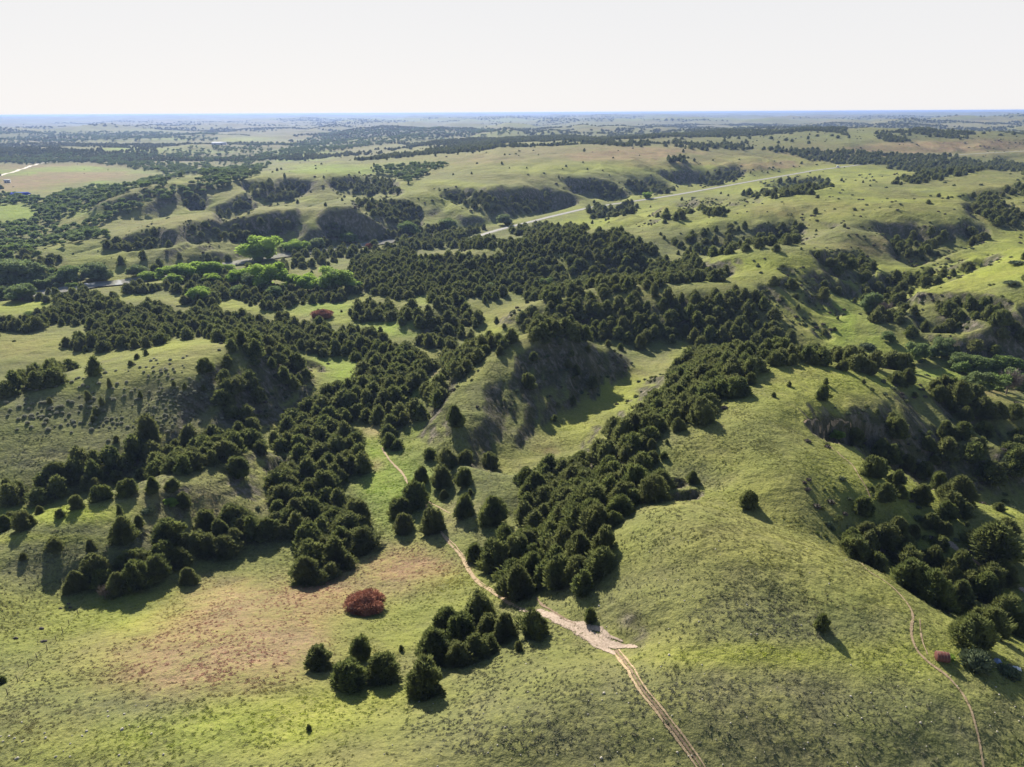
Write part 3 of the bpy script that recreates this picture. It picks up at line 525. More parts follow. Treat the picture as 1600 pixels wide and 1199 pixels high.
class Acc:
    def __init__(s): s.V = []; s.Q = []; s.T = []; s.n = 0
    def add(s, V, Q=None, T=None):
        s.V.append(V)
        if Q is not None and len(Q): s.Q.append(Q + s.n)
        if T is not None and len(T): s.T.append(T + s.n)
        s.n += len(V)
    def mesh(s, name, m, smooth=False):
        F = []
        if s.Q: F.append(np.concatenate(s.Q))
        if s.T: F.append(np.concatenate(s.T))
        return mesh_np(name, np.concatenate(s.V), F, m, smooth)
def tube(pts, rad, ns=6):
    pts = np.array(pts, float); V = []; n = len(pts)
    for i in range(n):
        d_ = pts[min(i + 1, n - 1)] - pts[max(i - 1, 0)]; d_ = d_ / (np.linalg.norm(d_) + 1e-9)
        a = np.cross(d_, [0.3, .9, .1]); a /= np.linalg.norm(a); b_ = np.cross(d_, a)
        for q in range(ns):
            w_ = 2 * math.pi * q / ns; V.append(pts[i] + rad[i] * (math.cos(w_) * a + math.sin(w_) * b_))
    Q = [[i * ns + q, i * ns + (q + 1) % ns, (i + 1) * ns + (q + 1) % ns, (i + 1) * ns + q] for i in range(n - 1) for q in range(ns)]
    T = [[(n - 1) * ns, (n - 1) * ns + q, (n - 1) * ns + q + 1] for q in range(1, ns - 1)]
    return np.array(V), np.array(Q), np.array(T)
def cedar_prof(h, k_): return np.minimum(1, (h + .10) / .26) ** .8 * np.clip(1 - h, 0, 1) ** k_
def cedar(seed, n, ln, wd, leaders=3, k_=.62, m=None):
    """crown mesh: height 1, radius .5, standing on z=0"""
    g = np.random.default_rng(seed); A_ = Acc(); nl = leaders
    L = [(0, 0, 1.0, .9)] + [(g.uniform(-.26, .26), g.uniform(-.26, .26), g.uniform(.55, .95), g.uniform(.45, .72)) for _ in range(nl)]
    ph = g.uniform(0, 6.28, 6); am = g.uniform(.05, .16, 6)
    def rad(h, th): return cedar_prof(h, k_) * (1 + sum(am[q] * np.sin((q + 2) * th + ph[q] + 5 * h * (q % 3)) for q in range(6)))
    for (lx, ly, lh, lr) in L:
        nu, nv = 14, 9
        th = np.linspace(0, 2 * np.pi, nu, endpoint=False); hh = np.linspace(.0, .93, nv)
        T_, H_ = np.meshgrid(th, hh); R_2 = .5 * lr * .70 * rad(H_, T_) * g.uniform(.85, 1.1, T_.shape)
        V = np.stack([lx + np.cos(T_) * R_2, ly + np.sin(T_) * R_2, H_ * lh], -1).reshape(-1, 3)
        i = np.arange(nv - 1)[:, None] * nu; j = np.arange(nu)[None]; j2 = (j + 1) % nu
        A_.add(V, np.stack([i + j, i + j2, i + nu + j2, i + nu + j], -1).reshape(-1, 4), np.array([[(nv - 1) * nu + q, (nv - 1) * nu + q + 1, (nv - 1) * nu] for q in range(1, nu - 1)]))
        nn = int(n * lr * lr * lh / sum(a[3] ** 2 * a[2] for a in L))
        h = g.uniform(0, 1, nn) ** 1.25; th = g.uniform(0, 6.283, nn)
        # boughs: gather the sprays onto uneven branches
        nb = 34; bh = g.uniform(0, 1, nb); bt = g.uniform(0, 6.283, nb); wb = g.integers(0, nb, nn)
        pull = (g.uniform(0, 1, nn) < .72)
        h = np.where(pull, np.clip(bh[wb] + g.normal(0, .055, nn), 0, .99), h); th = np.where(pull, bt[wb] + g.normal(0, .26, nn), th)
        out = np.where(pull, g.uniform(.85, 1.16, nn), g.uniform(.62, .95, nn))
        r = .5 * lr * rad(h, th) * out
        P_ = np.stack([lx + np.cos(th) * r, ly + np.sin(th) * r, h * lh], -1)
        D_ = np.stack([np.cos(th), np.sin(th), .55 + .9 * h], -1) + g.normal(0, .33, (nn, 3))
        V, F = tufts(g, P_, D_, ln, wd); V[:, 2] = np.maximum(V[:, 2], -.01); A_.add(V, F)
    return A_.mesh('crown', m or M_CED)
def broad(seed, n, ln, wd, lobes=9, m=None, core=True, flat=1.0):
    g = np.random.default_rng(seed); A_ = Acc()
    for q in range(lobes):
        a = g.uniform(0, 6.28); rr = g.uniform(.12, .38) if q else 0; zc = .42 + g.uniform(-.24, .30) if q else .62
        C_ = np.array([rr * math.cos(a), rr * math.sin(a), zc]); R3 = np.array([.17, .17, .17 * flat]) * g.uniform(.6, 1.25) * (1.25 if q == 0 else 1)
        if core:
            V, Q, T = blob(g, C_, R3 * .8); A_.add(V, Q, T)
        nn = n // lobes; d_ = unit(g.normal(size=(nn, 3))); d_[:, 2] = np.where(d_[:, 2] < -.3, -d_[:, 2], d_[:, 2])
        P_ = C_ + d_ * R3 * g.uniform(.85, 1.15, (nn, 1))
        V, F = tufts(g, P_, d_ * .6 + g.normal(0, .6, (nn, 3)), ln, wd); A_.add(V, F)
    return A_.mesh('crown', m or M_COT)
def trunk_mesh(seed, top=.5, r=.03, limbs=3, spread=.22, m=None):
    g = np.random.default_rng(seed); A_ = Acc()
    A_.add(*tube([(0, 0, -.08), (g.uniform(-.01, .01), 0, top * .4), (g.uniform(-.02, .02), g.uniform(-.02, .02), top)], [r * 1.35, r, r * .5]))
    for q in range(limbs):
        a = 6.28 * q / max(limbs, 1) + g.uniform(0, .8); z0 = top * g.uniform(.3, .7)
        A_.add(*tube([(0, 0, z0), (spread * .5 * math.cos(a), spread * .5 * math.sin(a), z0 + .12), (spread * math.cos(a), spread * math.sin(a), z0 + .3)], [r * .55, r * .4, r * .18], 5))
    return A_.mesh('trunk', m or M_BARK)
def shrub(seed, n, ln, wd, m, hgt_=.6):
    g = np.random.default_rng(seed); A_ = Acc()
    V, Q, T = blob(g, np.array([0, 0, hgt_ * .35]), np.array([.36, .36, hgt_ * .42]), 9, 6, .25); A_.add(V, Q, T)
    d_ = unit(g.normal(size=(n, 3))); d_[:, 2] = np.abs(d_[:, 2])
    P_ = d_ * np.array([.42, .42, hgt_ * .75]) * g.uniform(.8, 1.1, (n, 1))
    V, F = tufts(g, P_, d_ + np.array([0, 0, .6]) + g.normal(0, .3, (n, 3)), ln, wd); A_.add(V, F)
    return A_.mesh('shrub', m)
CED_HI = [cedar(100 + i, 5200, .105, .046, leaders=(3, 4, 5, 6, 4, 2, 7, 5)[i], k_=(.36, .45, .55, .38, .32, .62, .42, .48)[i]) for i in range(8)]
CED_MID = [cedar(200 + i, 1100, .13, .075, leaders=(2, 3, 4, 2)[i], k_=(.38, .45, .55, .42)[i]) for i in range(4)]
COT_HI = [broad(300 + i, 3600, .055, .042, 17 + i) for i in range(3)]
OAK_HI = [broad(320 + i, 2600, .06, .045, 15 + i, M_OAK) for i in range(3)]
OAK_LO = [broad(330 + i, 700, .10, .08, 7, M_OAK, flat=.8) for i in range(3)]
TRUNK = [trunk_mesh(400 + i) for i in range(3)]; TRUNK_C = [trunk_mesh(410 + i, .5, .022, 0) for i in range(2)]
SAGE = [shrub(500 + i, 260, .14, .07, M_SAGE, .55) for i in range(4)]
DSH = [shrub(510 + i, 420, .16, .08, M_GSH, .7) for i in range(3)]

# ------------------------------------------------------------------ tagging helpers
def tag(o, label=None, cat=None, group=None, kind=None):
    if label: o['label'] = label
    if cat: o['category'] = cat
    if group: o['group'] = group
    if kind: o['kind'] = kind
    return o
def link(name, data, parent=None, loc=None):
    o = bpy.data.objects.new(name, data); S.collection.objects.link(o)
    if parent: o.parent = parent
    if loc is not None: o.location = loc
    return o
def plant(name, crown, trunk, loc, w_, h_, rz, label, cat, group):
    e = link(name, None, None, loc); e.rotation_euler = (0, 0, rz); k1 = random.uniform(.88, 1.12); e.scale = (w_ * k1, w_ / k1, h_ * random.uniform(.88, 1.12)); e.rotation_euler = (random.uniform(-.06, .06), random.uniform(-.06, .06), rz); e.empty_display_size = .5
    tag(e, label, cat, group)
    link('crown', crown, e); link('trunk', trunk, e)
    return e
def base_of(px, by, w):
    """ground point of a plant whose visible skirt ends at row by and whose crown is w pixels wide"""
    py = by
    for _ in range(2):
        x, y, z = ground(px, py); dist = math.sqrt(x * x + y * y + (CAMZ - z) ** 2); s = (CAMZ - z) / dist
        py = by - .5 * w * s * .75
    x, y, z = ground(px, py); dep = x * fw[0] + y * fw[1] + (z - CAMZ) * fw[2]
    return x, y, z, w * dep / F_PX
# ------------------------------------------------------------------ single plants: photo x, row of the skirt, width in pixels, height / width | label
CEDARS = '''
500,1050,40,1|round dark cedar standing alone left of the three-cedar clump
548,1086,54,.9|broad cedar at the lower left of the three-cedar clump
598,1076,54,.95|spiky cedar at the right of the three-cedar clump
563,1036,34,1.1|small cedar at the back of the three-cedar clump
665,1098,58,1|cedar with a long pointed shadow below the big foreground clump
680,1047,62,1|wide cedar at the left end of the big foreground clump
720,1046,42,1|cedar in the middle front of the big foreground clump
742,1036,44,.9|low cedar at the right front of the big foreground clump
762,1024,34,.9|small cedar on the right edge of the big foreground clump
720,1006,44,1|cedar in the middle back of the big foreground clump
700,994,46,.9|low cedar at the back left of the big foreground clump
748,984,48,1.1|tall cedar at the top of the big foreground clump
762,1002,36,1.1|round cedar below the tallest of the big foreground clump
789,1006,42,1|cedar at the right end of the big foreground clump
830,1002,44,1|round cedar just left of the bare dirt saddle
812,1019,14,1.3|tiny cedar in front of the round cedar by the dirt saddle
627,1019,9,1.2|tiny seedling cedar left of the big foreground clump
482,1144,9,1.3|tiny lone cedar low on the yellow-green slope
660,758,24,1|small cedar right of the trail bend
690,763,34,.9|wide low cedar right of the trail bend
724,762,28,1.1|upright cedar right of the pair at the trail bend
694,782,14,1.2|very small pointed cedar beside the trail
726,809,34,1|single cedar with a round shadow right of the trail
771,822,43,.9|broad cedar furthest right on the small grassy bench
650,798,38,1|rear cedar of the three on the left of the trail
626,812,33,1|left cedar of the three on the left of the trail
631,838,34,1|front cedar of the three on the left of the trail
674,838,36,1.1|egg-shaped cedar standing close against the trail
735,776,10,1.2|tiny cedar behind the grassy bench
712,668,30,1|cedar on the shoulder of the dark knoll
698,735,31,1|round cedar at the foot of the dark knoll
730,728,25,1|cedar in shadow under the dark knoll
672,720,20,1|small cedar left of the round one under the knoll
765,735,26,1|cedar at the toe of the dark scarp
744,882,33,1|left cedar of the thick clump above the dirt saddle
772,900,50,1.1|large cedar in the thick clump above the dirt saddle
806,893,50,1|bulky cedar in the centre of the clump above the saddle
808,944,58,1|big cedar shading the trail at the dirt saddle
790,860,34,1|cedar at the back of the clump above the saddle
832,889,38,1|cedar on the right of the clump above the saddle
848,838,20,.8|small low cedar by the bright grass gap
874,925,48,1|large cedar at the bottom of the east belt
902,916,50,.9|wide cedar near the bottom tip of the east belt
938,902,48,.8|spreading cedar at the lower right tip of the east belt
943,868,36,1.2|upright cedar on the lower right edge of the east belt
905,886,52,1|cedar behind the lower tip of the east belt
876,876,46,1|cedar on the left side of the lower east belt
957,826,26,1|small cedar with a sharp shadow right of the east belt
922,976,18,1.5|thin little cedar beside the bare dirt saddle
1168,797,26,1.1|lone cedar with a long shadow on the smooth right hill
1016,706,17,1.1|small cedar above the pale cut banks
1020,726,20,1|cedar just above the pale cut bank
1037,718,13,.8|tiny cedar on the grass above the pale cut bank
1082,758,20,.9|cedar perched on the rim of the pale cut bank
1042,694,7,1.2|seedling cedar on the grass by the east belt
1057,676,22,.9|cedar out on the grass from the east belt
1031,780,27,1|cedar beneath the pale cut bank
1172,602,18,1|small cedar out on the green crest
1283,988,24,1.1|lone thin cedar casting a long shadow on the near right hill
1233,605,9,1|tiny cedar on the upper green hilltop
1290,602,9,1.3|tiny pointed cedar on the upper green hilltop
1208,621,8,1|smallest speck of cedar on the left of the green hilltop
1286,628,22,1|bushy cedar alone in the middle of the green hilltop
1349,600,8,1|tiny cedar near the far rim of the green hilltop
1416,606,8,.8|tiny low cedar on the far rim of the green hilltop
1430,621,9,.8|tiny spreading cedar right of centre on the hilltop
1370,648,10,.8|small ragged cedar left of the gully head trees
1392,662,16,1.1|round cedar on the rim of the dark gully
1400,687,34,.9|broad cedar standing in the dark gully
1475,688,26,1.1|cedar with a long shadow on the slope above the gully
1504,689,30,.9|wide cedar with a long shadow on the slope above the gully
1446,704,20,1|cedar down inside the dark gully
1334,697,26,1|bushy cedar at the bottom of the dark gully
1376,714,26,1|greyish cedar at the lower lip of the dark gully
1392,728,30,1|cedar hiding the lower lip of the dark gully
1360,748,32,1|dark cedar beside the thin trail on the right hill
1376,743,20,1.1|cedar pressed against its neighbour by the thin trail
1400,762,26,1|cedar among the scattered right-hand trees, upper left
1383,787,30,1|cedar among the scattered right-hand trees, near the trail
1405,781,22,1|small cedar among the scattered right-hand trees
1440,791,28,1.2|leaning tall cedar among the scattered right-hand trees
1350,808,30,1|isolated round cedar left of the scattered right-hand trees
1417,738,26,.9|cedar on the bright spur crest, left
1441,748,26,.9|cedar on the bright spur crest, second
1465,766,23,1.1|cedar at the break in the bright spur crest
1495,793,50,.8|very broad round cedar below the bright spur crest
1507,813,28,1|round cedar under the very broad one
1476,813,28,.9|cedar left of and below the very broad one
1454,830,24,1|cedar beside the rocky track, upper
1476,838,22,1|small pale cedar beside the rocky track
1426,845,24,1.1|upright cedar left of the rocky track
1469,862,24,1|cedar at the lower end of the scattered right-hand trees
1510,823,8,1|seedling cedar beside the rocky track
1550,885,84,.75|largest spreading cedar on the right edge beside the rocky track
1562,801,16,1|small cedar on the far right grass slope
1327,858,30,1|cedar at the upper end of the right-hand draw
1355,846,28,1|cedar in the upper right-hand draw
1365,895,32,.9|cedar on the near lip of the right-hand draw
1398,846,34,1|cedar in the middle of the right-hand draw
1412,866,32,1|shaded cedar in the middle of the right-hand draw
1415,906,44,1|large cedar low in the right-hand draw
1456,888,34,.9|rounded cedar on the far side of the right-hand draw
1462,933,34,1.1|upright cedar on the near side of the right-hand draw
1478,912,36,1|cedar deep in the right-hand draw
1500,898,34,1|cedar on the far side low in the right-hand draw
1513,930,36,1|cedar in the lower right-hand draw
1532,945,52,.9|broad bright-topped cedar above the trail
1565,985,54,1|large cedar at the foot of the right-hand draw
1545,925,44,1|cedar above the rocky bank at the right
1575,920,32,1|cedar beside the pale rocky bank
1514,1020,58,.85|wide cedar on the slope above the bale
1592,1000,40,1|cedar cut by the right edge above the scrap heap
1465,627,24,.9|cedar on the far rim of the green hilltop, left
1460,612,20,.8|low cedar behind the rim of the green hilltop
1497,630,38,.8|wide cedar cluster crown behind the green hilltop rim
1527,628,22,1|cedar right of the wide one on the rim
1486,644,20,1|cedar just below the rim of the green hilltop
1507,660,24,.9|round cedar on the slope right of the hilltop
1532,655,34,.9|large cedar on the slope right of the hilltop
1556,655,24,1|cedar right of the large one on the slope
1535,686,28,1|cedar lower on the slope right of the hilltop
1584,656,27,.9|cedar near the right edge above the dark hollow
1317,581,18,.8|small cedar on the broken rim of the hilltop
1355,586,22,.9|cedar at the rocky notch on the hilltop rim
1400,602,26,.8|broad cedar on the hilltop rim
1417,601,24,1|upright cedar at the right of the rim row
1272,573,20,.9|cedar at the left end of the rim row
1237,572,20,.9|cedar left of the rim row
1210,573,26,.9|cedar nearest the middle ridge wood on the rim
1000,546,20,1|pyramid cedar alone in front of the middle ridge wood
895,632,12,1|small cedar in the shade edge of the knoll valley
866,660,10,1|tiny cedar at the shadow edge of the knoll valley
925,607,17,1|cedar on the lower dark knoll face
900,588,16,1|cedar halfway down the dark knoll face
887,575,12,1|small cedar on the upper dark knoll face
893,558,10,1|tiny cedar under the knoll crest
834,563,14,.9|cedar on the upper left of the dark knoll face
825,608,22,1|cedar on the left of the dark knoll face
780,556,14,1|cedar at the left end of the knoll crest
232,692,36,1.2|tall dark cedar alone at the foot of the sage hillside
321,584,27,.8|low broad cedar on the shoulder of the sage hillside
171,606,9,1.5|narrow cedar high on the sage hillside, left
220,622,8,1.5|narrow cedar in the middle of the sage hillside
139,628,10,1.6|dark upright cedar on the left of the sage hillside
160,634,10,1.2|cedar beside the upright one on the sage hillside
150,650,11,1.3|shaggy cedar lower on the sage hillside
145,660,9,1|lowest of the sage hillside row
78,631,8,1.4|thin cedar far left on the sage hillside
182,692,10,1|small cedar low on the sage hillside
289,608,8,1.3|thin cedar right on the sage hillside
319,612,9,1.2|thin cedar below the low broad one
272,603,8,1|small cedar among the sage
205,572,10,.9|round cedar right on the sage hill crest
215,561,9,1|round cedar just behind the sage hill crest
228,556,9,1|second cedar behind the sage hill crest
12,764,14,1.1|small dark cedar at the left end of the long gully
372,748,38,.8|low wide cedar on the lit nose of the second ridge
239,772,24,1|cedar on the crest of the second ridge
272,768,20,1|cedar right of the crest cedar on the second ridge
291,794,24,.9|dark cedar on the near side of the second ridge
184,756,20,.9|round cedar on the sunny floor behind the second ridge
226,750,24,.8|wide cedar on the sunny floor behind the second ridge
150,772,24,.9|cedar in the sunny strip behind the second ridge
157,786,30,.9|clustered cedar in the middle of the sunny strip
121,798,20,1.1|upright cedar in the sunny strip
63,806,15,1|small round cedar alone in the sunny strip
96,810,14,.9|small low cedar on the ridge edge
72,789,15,.8|low cedar at the back of the sunny strip
119,776,10,1|pointed little cedar at the back of the sunny strip
201,777,30,.9|broad cedar right in the sunny strip
10,832,28,.9|cedar at the left edge on the second ridge
20,820,24,.8|rear cedar at the left edge on the second ridge
36,830,30,.9|low wide cedar near the left edge
51,822,16,1|cedar right of the low wide pair
189,806,10,1.7|slender cedar behind the tall shaggy pair
199,850,36,1.2|tall shaggy cedar with a long straight shadow
218,826,14,1.4|narrow cedar beside the tall shaggy one
87,862,25,.8|squat cedar with a square shadow on the left slope
142,862,17,1|cedar on the left slope between two others
37,875,12,1|small cedar furthest left on the slope
322,834,34,.9|round cedar at the top edge of the draw
122,928,34,.9|cedar at the left end of the draw
160,922,32,.9|cedar second from the left end of the draw
186,930,34,.9|low cedar third from the left end of the draw
248,908,38,.9|cedar right of the big one at the lower edge of the draw
258,884,36,1|cedar in the back row of the draw above the big one
282,890,38,.9|cedar on the shaded lower side of the draw, middle
300,870,36,1|cedar in the middle back row of the draw
325,872,36,.9|wide cedar on the lower side of the draw, right of middle
345,852,36,1|cedar in the right back row of the draw
368,860,34,.9|cedar on the lower side of the draw toward the belt
395,848,34,1|cedar where the draw nears the west belt
420,846,36,1|cedar joining the draw to the west belt
215,926,46,.9|big cedar at the lower edge of the draw
295,917,27,1|round cedar just outside the draw on the grass
4,1070,14,1|cedar cut by the left edge of the picture
407,712,26,.8|cedar at the tip of the second ridge
'''
LEAF = '''
425,457,52,.85,cot|bright green cottonwood with a broad crown, left of the pair
481,457,34,.95,cot|bright green cottonwood, left one of the riverside pair
520,457,50,.9,cot|bright green cottonwood, larger right one of the riverside pair
433,467,26,.8,oak|small cottonwood crown in front of the broad bright one
265,443,34,.8,cot|leftmost cottonwood of the bright riverside row
290,440,38,.8,cot|second cottonwood of the bright riverside row
318,437,36,.8,cot|third cottonwood of the bright riverside row
347,433,32,.8,cot|rightmost cottonwood of the bright riverside row
272,448,24,.8,cot|small cottonwood in front of the riverside row
372,446,34,.8,cot|cottonwood between the row and the broad bright one
397,452,30,.8,oak|shaded cottonwood left of the broad bright one
315,474,36,.7,cot|yellow-green cottonwood in the dark wood below the row
410,411,48,.85,cot|large yellow-green cottonwood beside the river bend
462,397,32,.8,cot|round cottonwood beyond the river bend
372,464,22,.8,oak|small broadleaf at the meadow edge
30,452,62,.7,oak|big broadleaf mass at the far left by the river
35,472,40,.8,oak|broadleaf in front of the big left mass
155,441,46,.75,oak|broad broadleaf left of the river reach
110,444,32,.9,oak|broadleaf with a hollow crown near the eroded bank
215,434,28,.8,oak|small broadleaf on the far river bank
8,470,30,.9,oak|broadleaf at the very left edge by the field
52,500,24,.6,oak|low pale broadleaf below the left field
857,452,22,.9,oak|single green broadleaf inside the dark cedar wood
765,457,20,.9,oak|pale broadleaf beside the dark cedar wood
1012,311,14,.9,cot|green broadleaf right beside the highway
790,352,26,.8,oak|broadleaf at the river crossing
1434,568,32,1,oak|dark broadleaf at the left end of the right-hand row
1455,561,20,1,oak|second tree of the right-hand row
1471,558,32,1,oak|third and tallest tree of the right-hand row
1389,535,22,.9,oak|dark tree leaning at the mouth of the right coulee
1360,493,30,1.3,oak|tall dark broadleaf at the turn of the right valley
1500,580,34,.9,oak|green tree on the left of the dense right grove
1520,588,38,.9,oak|green tree in the middle of the dense right grove
1545,590,40,.9,oak|bright topped tree in the dense right grove
1568,588,40,.9,oak|rightmost tree of the dense right grove
1592,612,30,1,oak|tree cut by the right edge below the grove
1306,689,20,.9,cot|small lime-green tree at the head of the dark gully
268,791,18,.6,cot|bright yellow-green shrub tree on the second ridge
1482,1033,15,.7,cot|bright little green shrub tree behind the bale
1095,440,16,.8,oak|small broadleaf on the ridge wood
'''
LEAF += '''236,440,26,.7,cot|low cottonwood left of the bright riverside row
332,447,26,.7,cot|low cottonwood in front of the right end of the riverside row
455,450,26,.75,cot|low cottonwood between the broad bright one and the pair
552,455,24,.8,cot|small cottonwood right of the riverside pair
495,392,26,.75,oak|broadleaf beyond the river right of the bend
545,382,26,.7,oak|broadleaf on the river bank before the red bush
640,368,28,.7,oak|broadleaf on the river bank right of the red bush
700,360,26,.7,oak|broadleaf on the river bank left of the crossing
'''
BARE = '''
1572,620,34,.95|bare grey tree at the right edge of the valley
165,940,18,1.1|small dead pale tree below the draw
1382,492,24,.8|bare greyish thicket tree in the right valley
'''
REDS = '''
573,968,68,.42|large rust-red dead cedar heap on the open foreground grass
505,499,38,.33|rust-red brush heap in the far meadow by the north wood
580,389,18,.5|small rust-red bush near the river
'''
SHRUBS = '''
1524,1050,44,.8|grey-green bush beside the bale
150,905,34,.9|grey-green leafy bush at the left of the draw
1355,547,22,.5|low grey bush on the valley floor
1582,446,24,.3|low grey thicket on the yellow right slope, lower
1590,414,22,.3|low grey thicket on the yellow right slope, upper
230,805,20,.5|low spreading bush on the second ridge
1576,1060,30,.5|low bush in the shade by the scrap
1580,730,26,.8|bush on the far right hollow slope
'''
# ------------------------------------------------------------------ strips lying on the ground
def strip(name, line, widths, m, lift=.05, rough=.0, cross=4, flat=None, kind='structure'):
    line = np.array(line, float)[:, :2]; seg = np.r_[0, np.cumsum(np.hypot(*np.diff(line, axis=0).T))]
    step = max(.5, min(6, seg[-1] / 500)); q = np.arange(0, seg[-1], step)
    # smooth the drawn line
    P_ = np.stack([np.interp(q, seg, line[:, i]) for i in range(2)], -1)
    for _ in range(6): P_[1:-1] = (P_[:-2] + 2 * P_[1:-1] + P_[2:]) / 4
    wd = np.interp(q / seg[-1], np.linspace(0, 1, len(widths)), widths) if len(widths) > 1 else np.full(len(q), widths[0])
    T_ = np.gradient(P_, axis=0); T_ /= np.linalg.norm(T_, axis=1, keepdims=True); Nn = np.stack([-T_[:, 1], T_[:, 0]], -1)
    e1 = 1 + rough * (fbm(q / 2.2, q * 0 + 3, 5, 3) - .5) * 2; e2 = 1 + rough * (fbm(q / 2.2, q * 0 + 9, 6, 3) - .5) * 2
    s_ = np.linspace(-1, 1, cross + 1)
    X_ = np.stack([P_ + Nn * (wd * .5 * np.where(c < 0, e1, e2) * c)[:, None] for c in s_], 1)
    Z_ = hgt(X_[..., 0], X_[..., 1]) + lift if flat is None else np.full(X_.shape[:2], flat)
    me = mesh_grid(name, X_[..., 0], X_[..., 1], Z_); me.flip_normals(); me.materials.append(m)
    ed = me.attributes.new('edge', 'FLOAT', 'POINT'); ed.data.foreach_set('value', np.repeat(np.abs(s_)[None], len(q), 0).astype(np.float32).ravel())
    o = link(name, me); o['kind'] = kind; return o
def soil(name, a_, b_, sc, ragged=.6):
    m, t, b = mat(name); g_ = N(t, 'ShaderNodeNewGeometry'); n_ = noise(t, g_.outputs['Position'], sc, 5, .7)
    t.links.new(mixn(t, mr(t, n_, .3, .7, 0, 1), a_, b_), b.inputs['Base Color'])
    q = N(t, 'ShaderNodeBump'); q.inputs['Distance'].default_value = .1; t.links.new(n_, q.inputs['Height']); t.links.new(q.outputs[0], b.inputs['Normal'])
    if ragged:      # worn edges: grass shows through where the soil thins out
        ea = N(t, 'ShaderNodeAttribute', attribute_name='edge'); n2_ = noise(t, g_.outputs['Position'], sc * 1.6, 6, .75)
        th = math_(t, 'GREATER_THAN', math_(t, 'ADD', n2_, math_(t, 'MULTIPLY', math_(t, 'POWER', ea.outputs['Fac'], 1.6), -ragged * .55)), .26)
        t.links.new(th, b.inputs['Alpha'])
    return m
M_SOIL = soil('trail_soil', (.22, .155, .09), (.46, .35, .22), 2.2, .8); M_PALE = soil('chalky_soil', (.20, .15, .11), (.47, .375, .30), 2.4, 1.2); M_DARKS = soil('rut_soil', (.13, .085, .055), (.24, .18, .12), 2, 1)
M_GRAV = soil('gravel_road', (.48, .42, .34), (.62, .56, .47), .2, 0); M_ASPH = soil('highway_surface', (.27, .26, .25), (.33, .31, .30), .3, 0); M_SHLD = soil('road_shoulder', (.13, .15, .06), (.2, .2, .10), .2, 0)
M_WAT, t, b = mat('river_water'); b.inputs['Base Color'].default_value = (.34, .33, .29, 1); b.inputs['Roughness'].default_value = .06; b.inputs['Specular IOR Level'].default_value = .6
tcw = N(t, 'ShaderNodeNewGeometry'); qb = N(t, 'ShaderNodeBump'); qb.inputs['Distance'].default_value = .01; t.links.new(noise(t, tcw.outputs['Position'], 1.5, 3), qb.inputs['Height']); t.links.new(qb.outputs[0], b.inputs['Normal'])
def gl(s): return [ground(*[float(v) for v in t.split(',')])[:2] for t in s.split()]
strip('river', RIVER, [19], M_WAT, flat=-.15, cross=2)
strip('road_shoulder', ROAD, [10], M_SHLD, .10, .1); strip('highway', ROAD, [5.0], M_ASPH, .22)
strip('country_road', gl('-30,284 0,275 25,268 45,261 60,256 80,253.5 92,252.5') , [8, 7], M_GRAV, .25)
strip('country_road', gl('92,252.5 100,250 108,246 116,243'), [8], M_GRAV, .3)
tr1 = gl('597,700 600,706 607,717 617,728 627,737 633,746 635,752 640,760 647,766 656,777 665,790 676,806 685,820 691,835 698,844 705,853 715,862 722,871 726,881 730,891 738,901 747,911 758,919 770,925 782,934 795,943 815,952 835,957')
strip('trail', tr1, [.75, .9, 1.0, .9, .7, .9, 1.0, 1.1], M_SOIL, .07, .7)
strip('trail', gl('690,832 700,842 712,853 724,868 733,889 745,905 760,916 778,927 800,940'), [.35, .5, .4], M_SOIL, .06, .9)
strip('trail', gl('640,762 652,770 668,783 690,795 705,803'), [.4, .5, .3], M_SOIL, .06, .8)
tr2 = gl('962,1016 968,1024 977,1036 985,1046 992,1058 999,1070 1006,1082 1016,1093 1028,1107 1036,1118 1048,1134 1060,1149 1072,1165 1082,1179 1092,1193 1110,1225')
strip('trail', tr2, [.9, .55, .6, .5, .6], M_DARKS, .05, .8)
a2 = np.array(tr2); nn_ = np.gradient(a2, axis=0); nn_ = np.stack([-nn_[:, 1], nn_[:, 0]], -1); nn_ /= np.linalg.norm(nn_, axis=1, keepdims=True)
strip('trail', a2 + nn_ * .5, [.3, .42, .3, .42], M_SOIL, .08, .9); strip('trail', a2 - nn_ * .5, [.5, .7, .38, .5], M_SOIL, .08, .9)
strip('bare_dirt_saddle', gl('812,954 838,957 848,959 870,968 893,979 915,990 938,1001 958,1009 984,1009 996,1012'), [1.0, 3.4, 3.8, 3.2, 3.4, 3.8, 3.2, .6], M_PALE, .10, .8, 8)
strip('bare_dirt_saddle', gl('880,968 905,975 930,983 955,995 975,1004'), [.4, 1.6, 2.2, 1.4, .3], M_PALE, .12, 1.2, 6)
strip('bare_dirt_saddle', gl('905,992 930,1006 948,1016 962,1024'), [.3, 1.5, 2.2, 1.0], M_PALE, .09, 1.2, 6)
strip('trail', gl('838,934 846,945 858,953 872,961 886,970 902,976'), [.4, .8, .5, .9, .5], M_DARKS, .12, .9)
tr3 = gl('1332,862 1338,871 1345,880 1352,889 1362,897 1375,903 1386,911 1395,918 1404,927 1413,937 1421,948 1426,958 1427,966 1424,974 1423,984 1424,994 1426,1003 1430,1012 1437,1023 1447,1033 1458,1041 1470,1049 1482,1058 1492,1068 1502,1081 1510,1094 1516,1108 1521,1124 1525,1138 1529,1155 1532,1170 1534,1182 1538,1205')
strip('trail', tr3, [.35, .45, .5, .5, .55, .5, .45], M_SOIL, .07, .6)
strip('trail', gl('1437,968 1438,985 1440,1000 1446,1015 1450,1026'), [.25, .35, .2], M_SOIL, .06, .9)
strip('trail', gl('1280,678 1290,690 1300,700 1312,711 1324,720 1333,728 1338,737 1344,748 1350,756 1355,765 1359,775 1360,785'), [.3, .5, .6, .6, .5], M_SOIL, .07, .8)
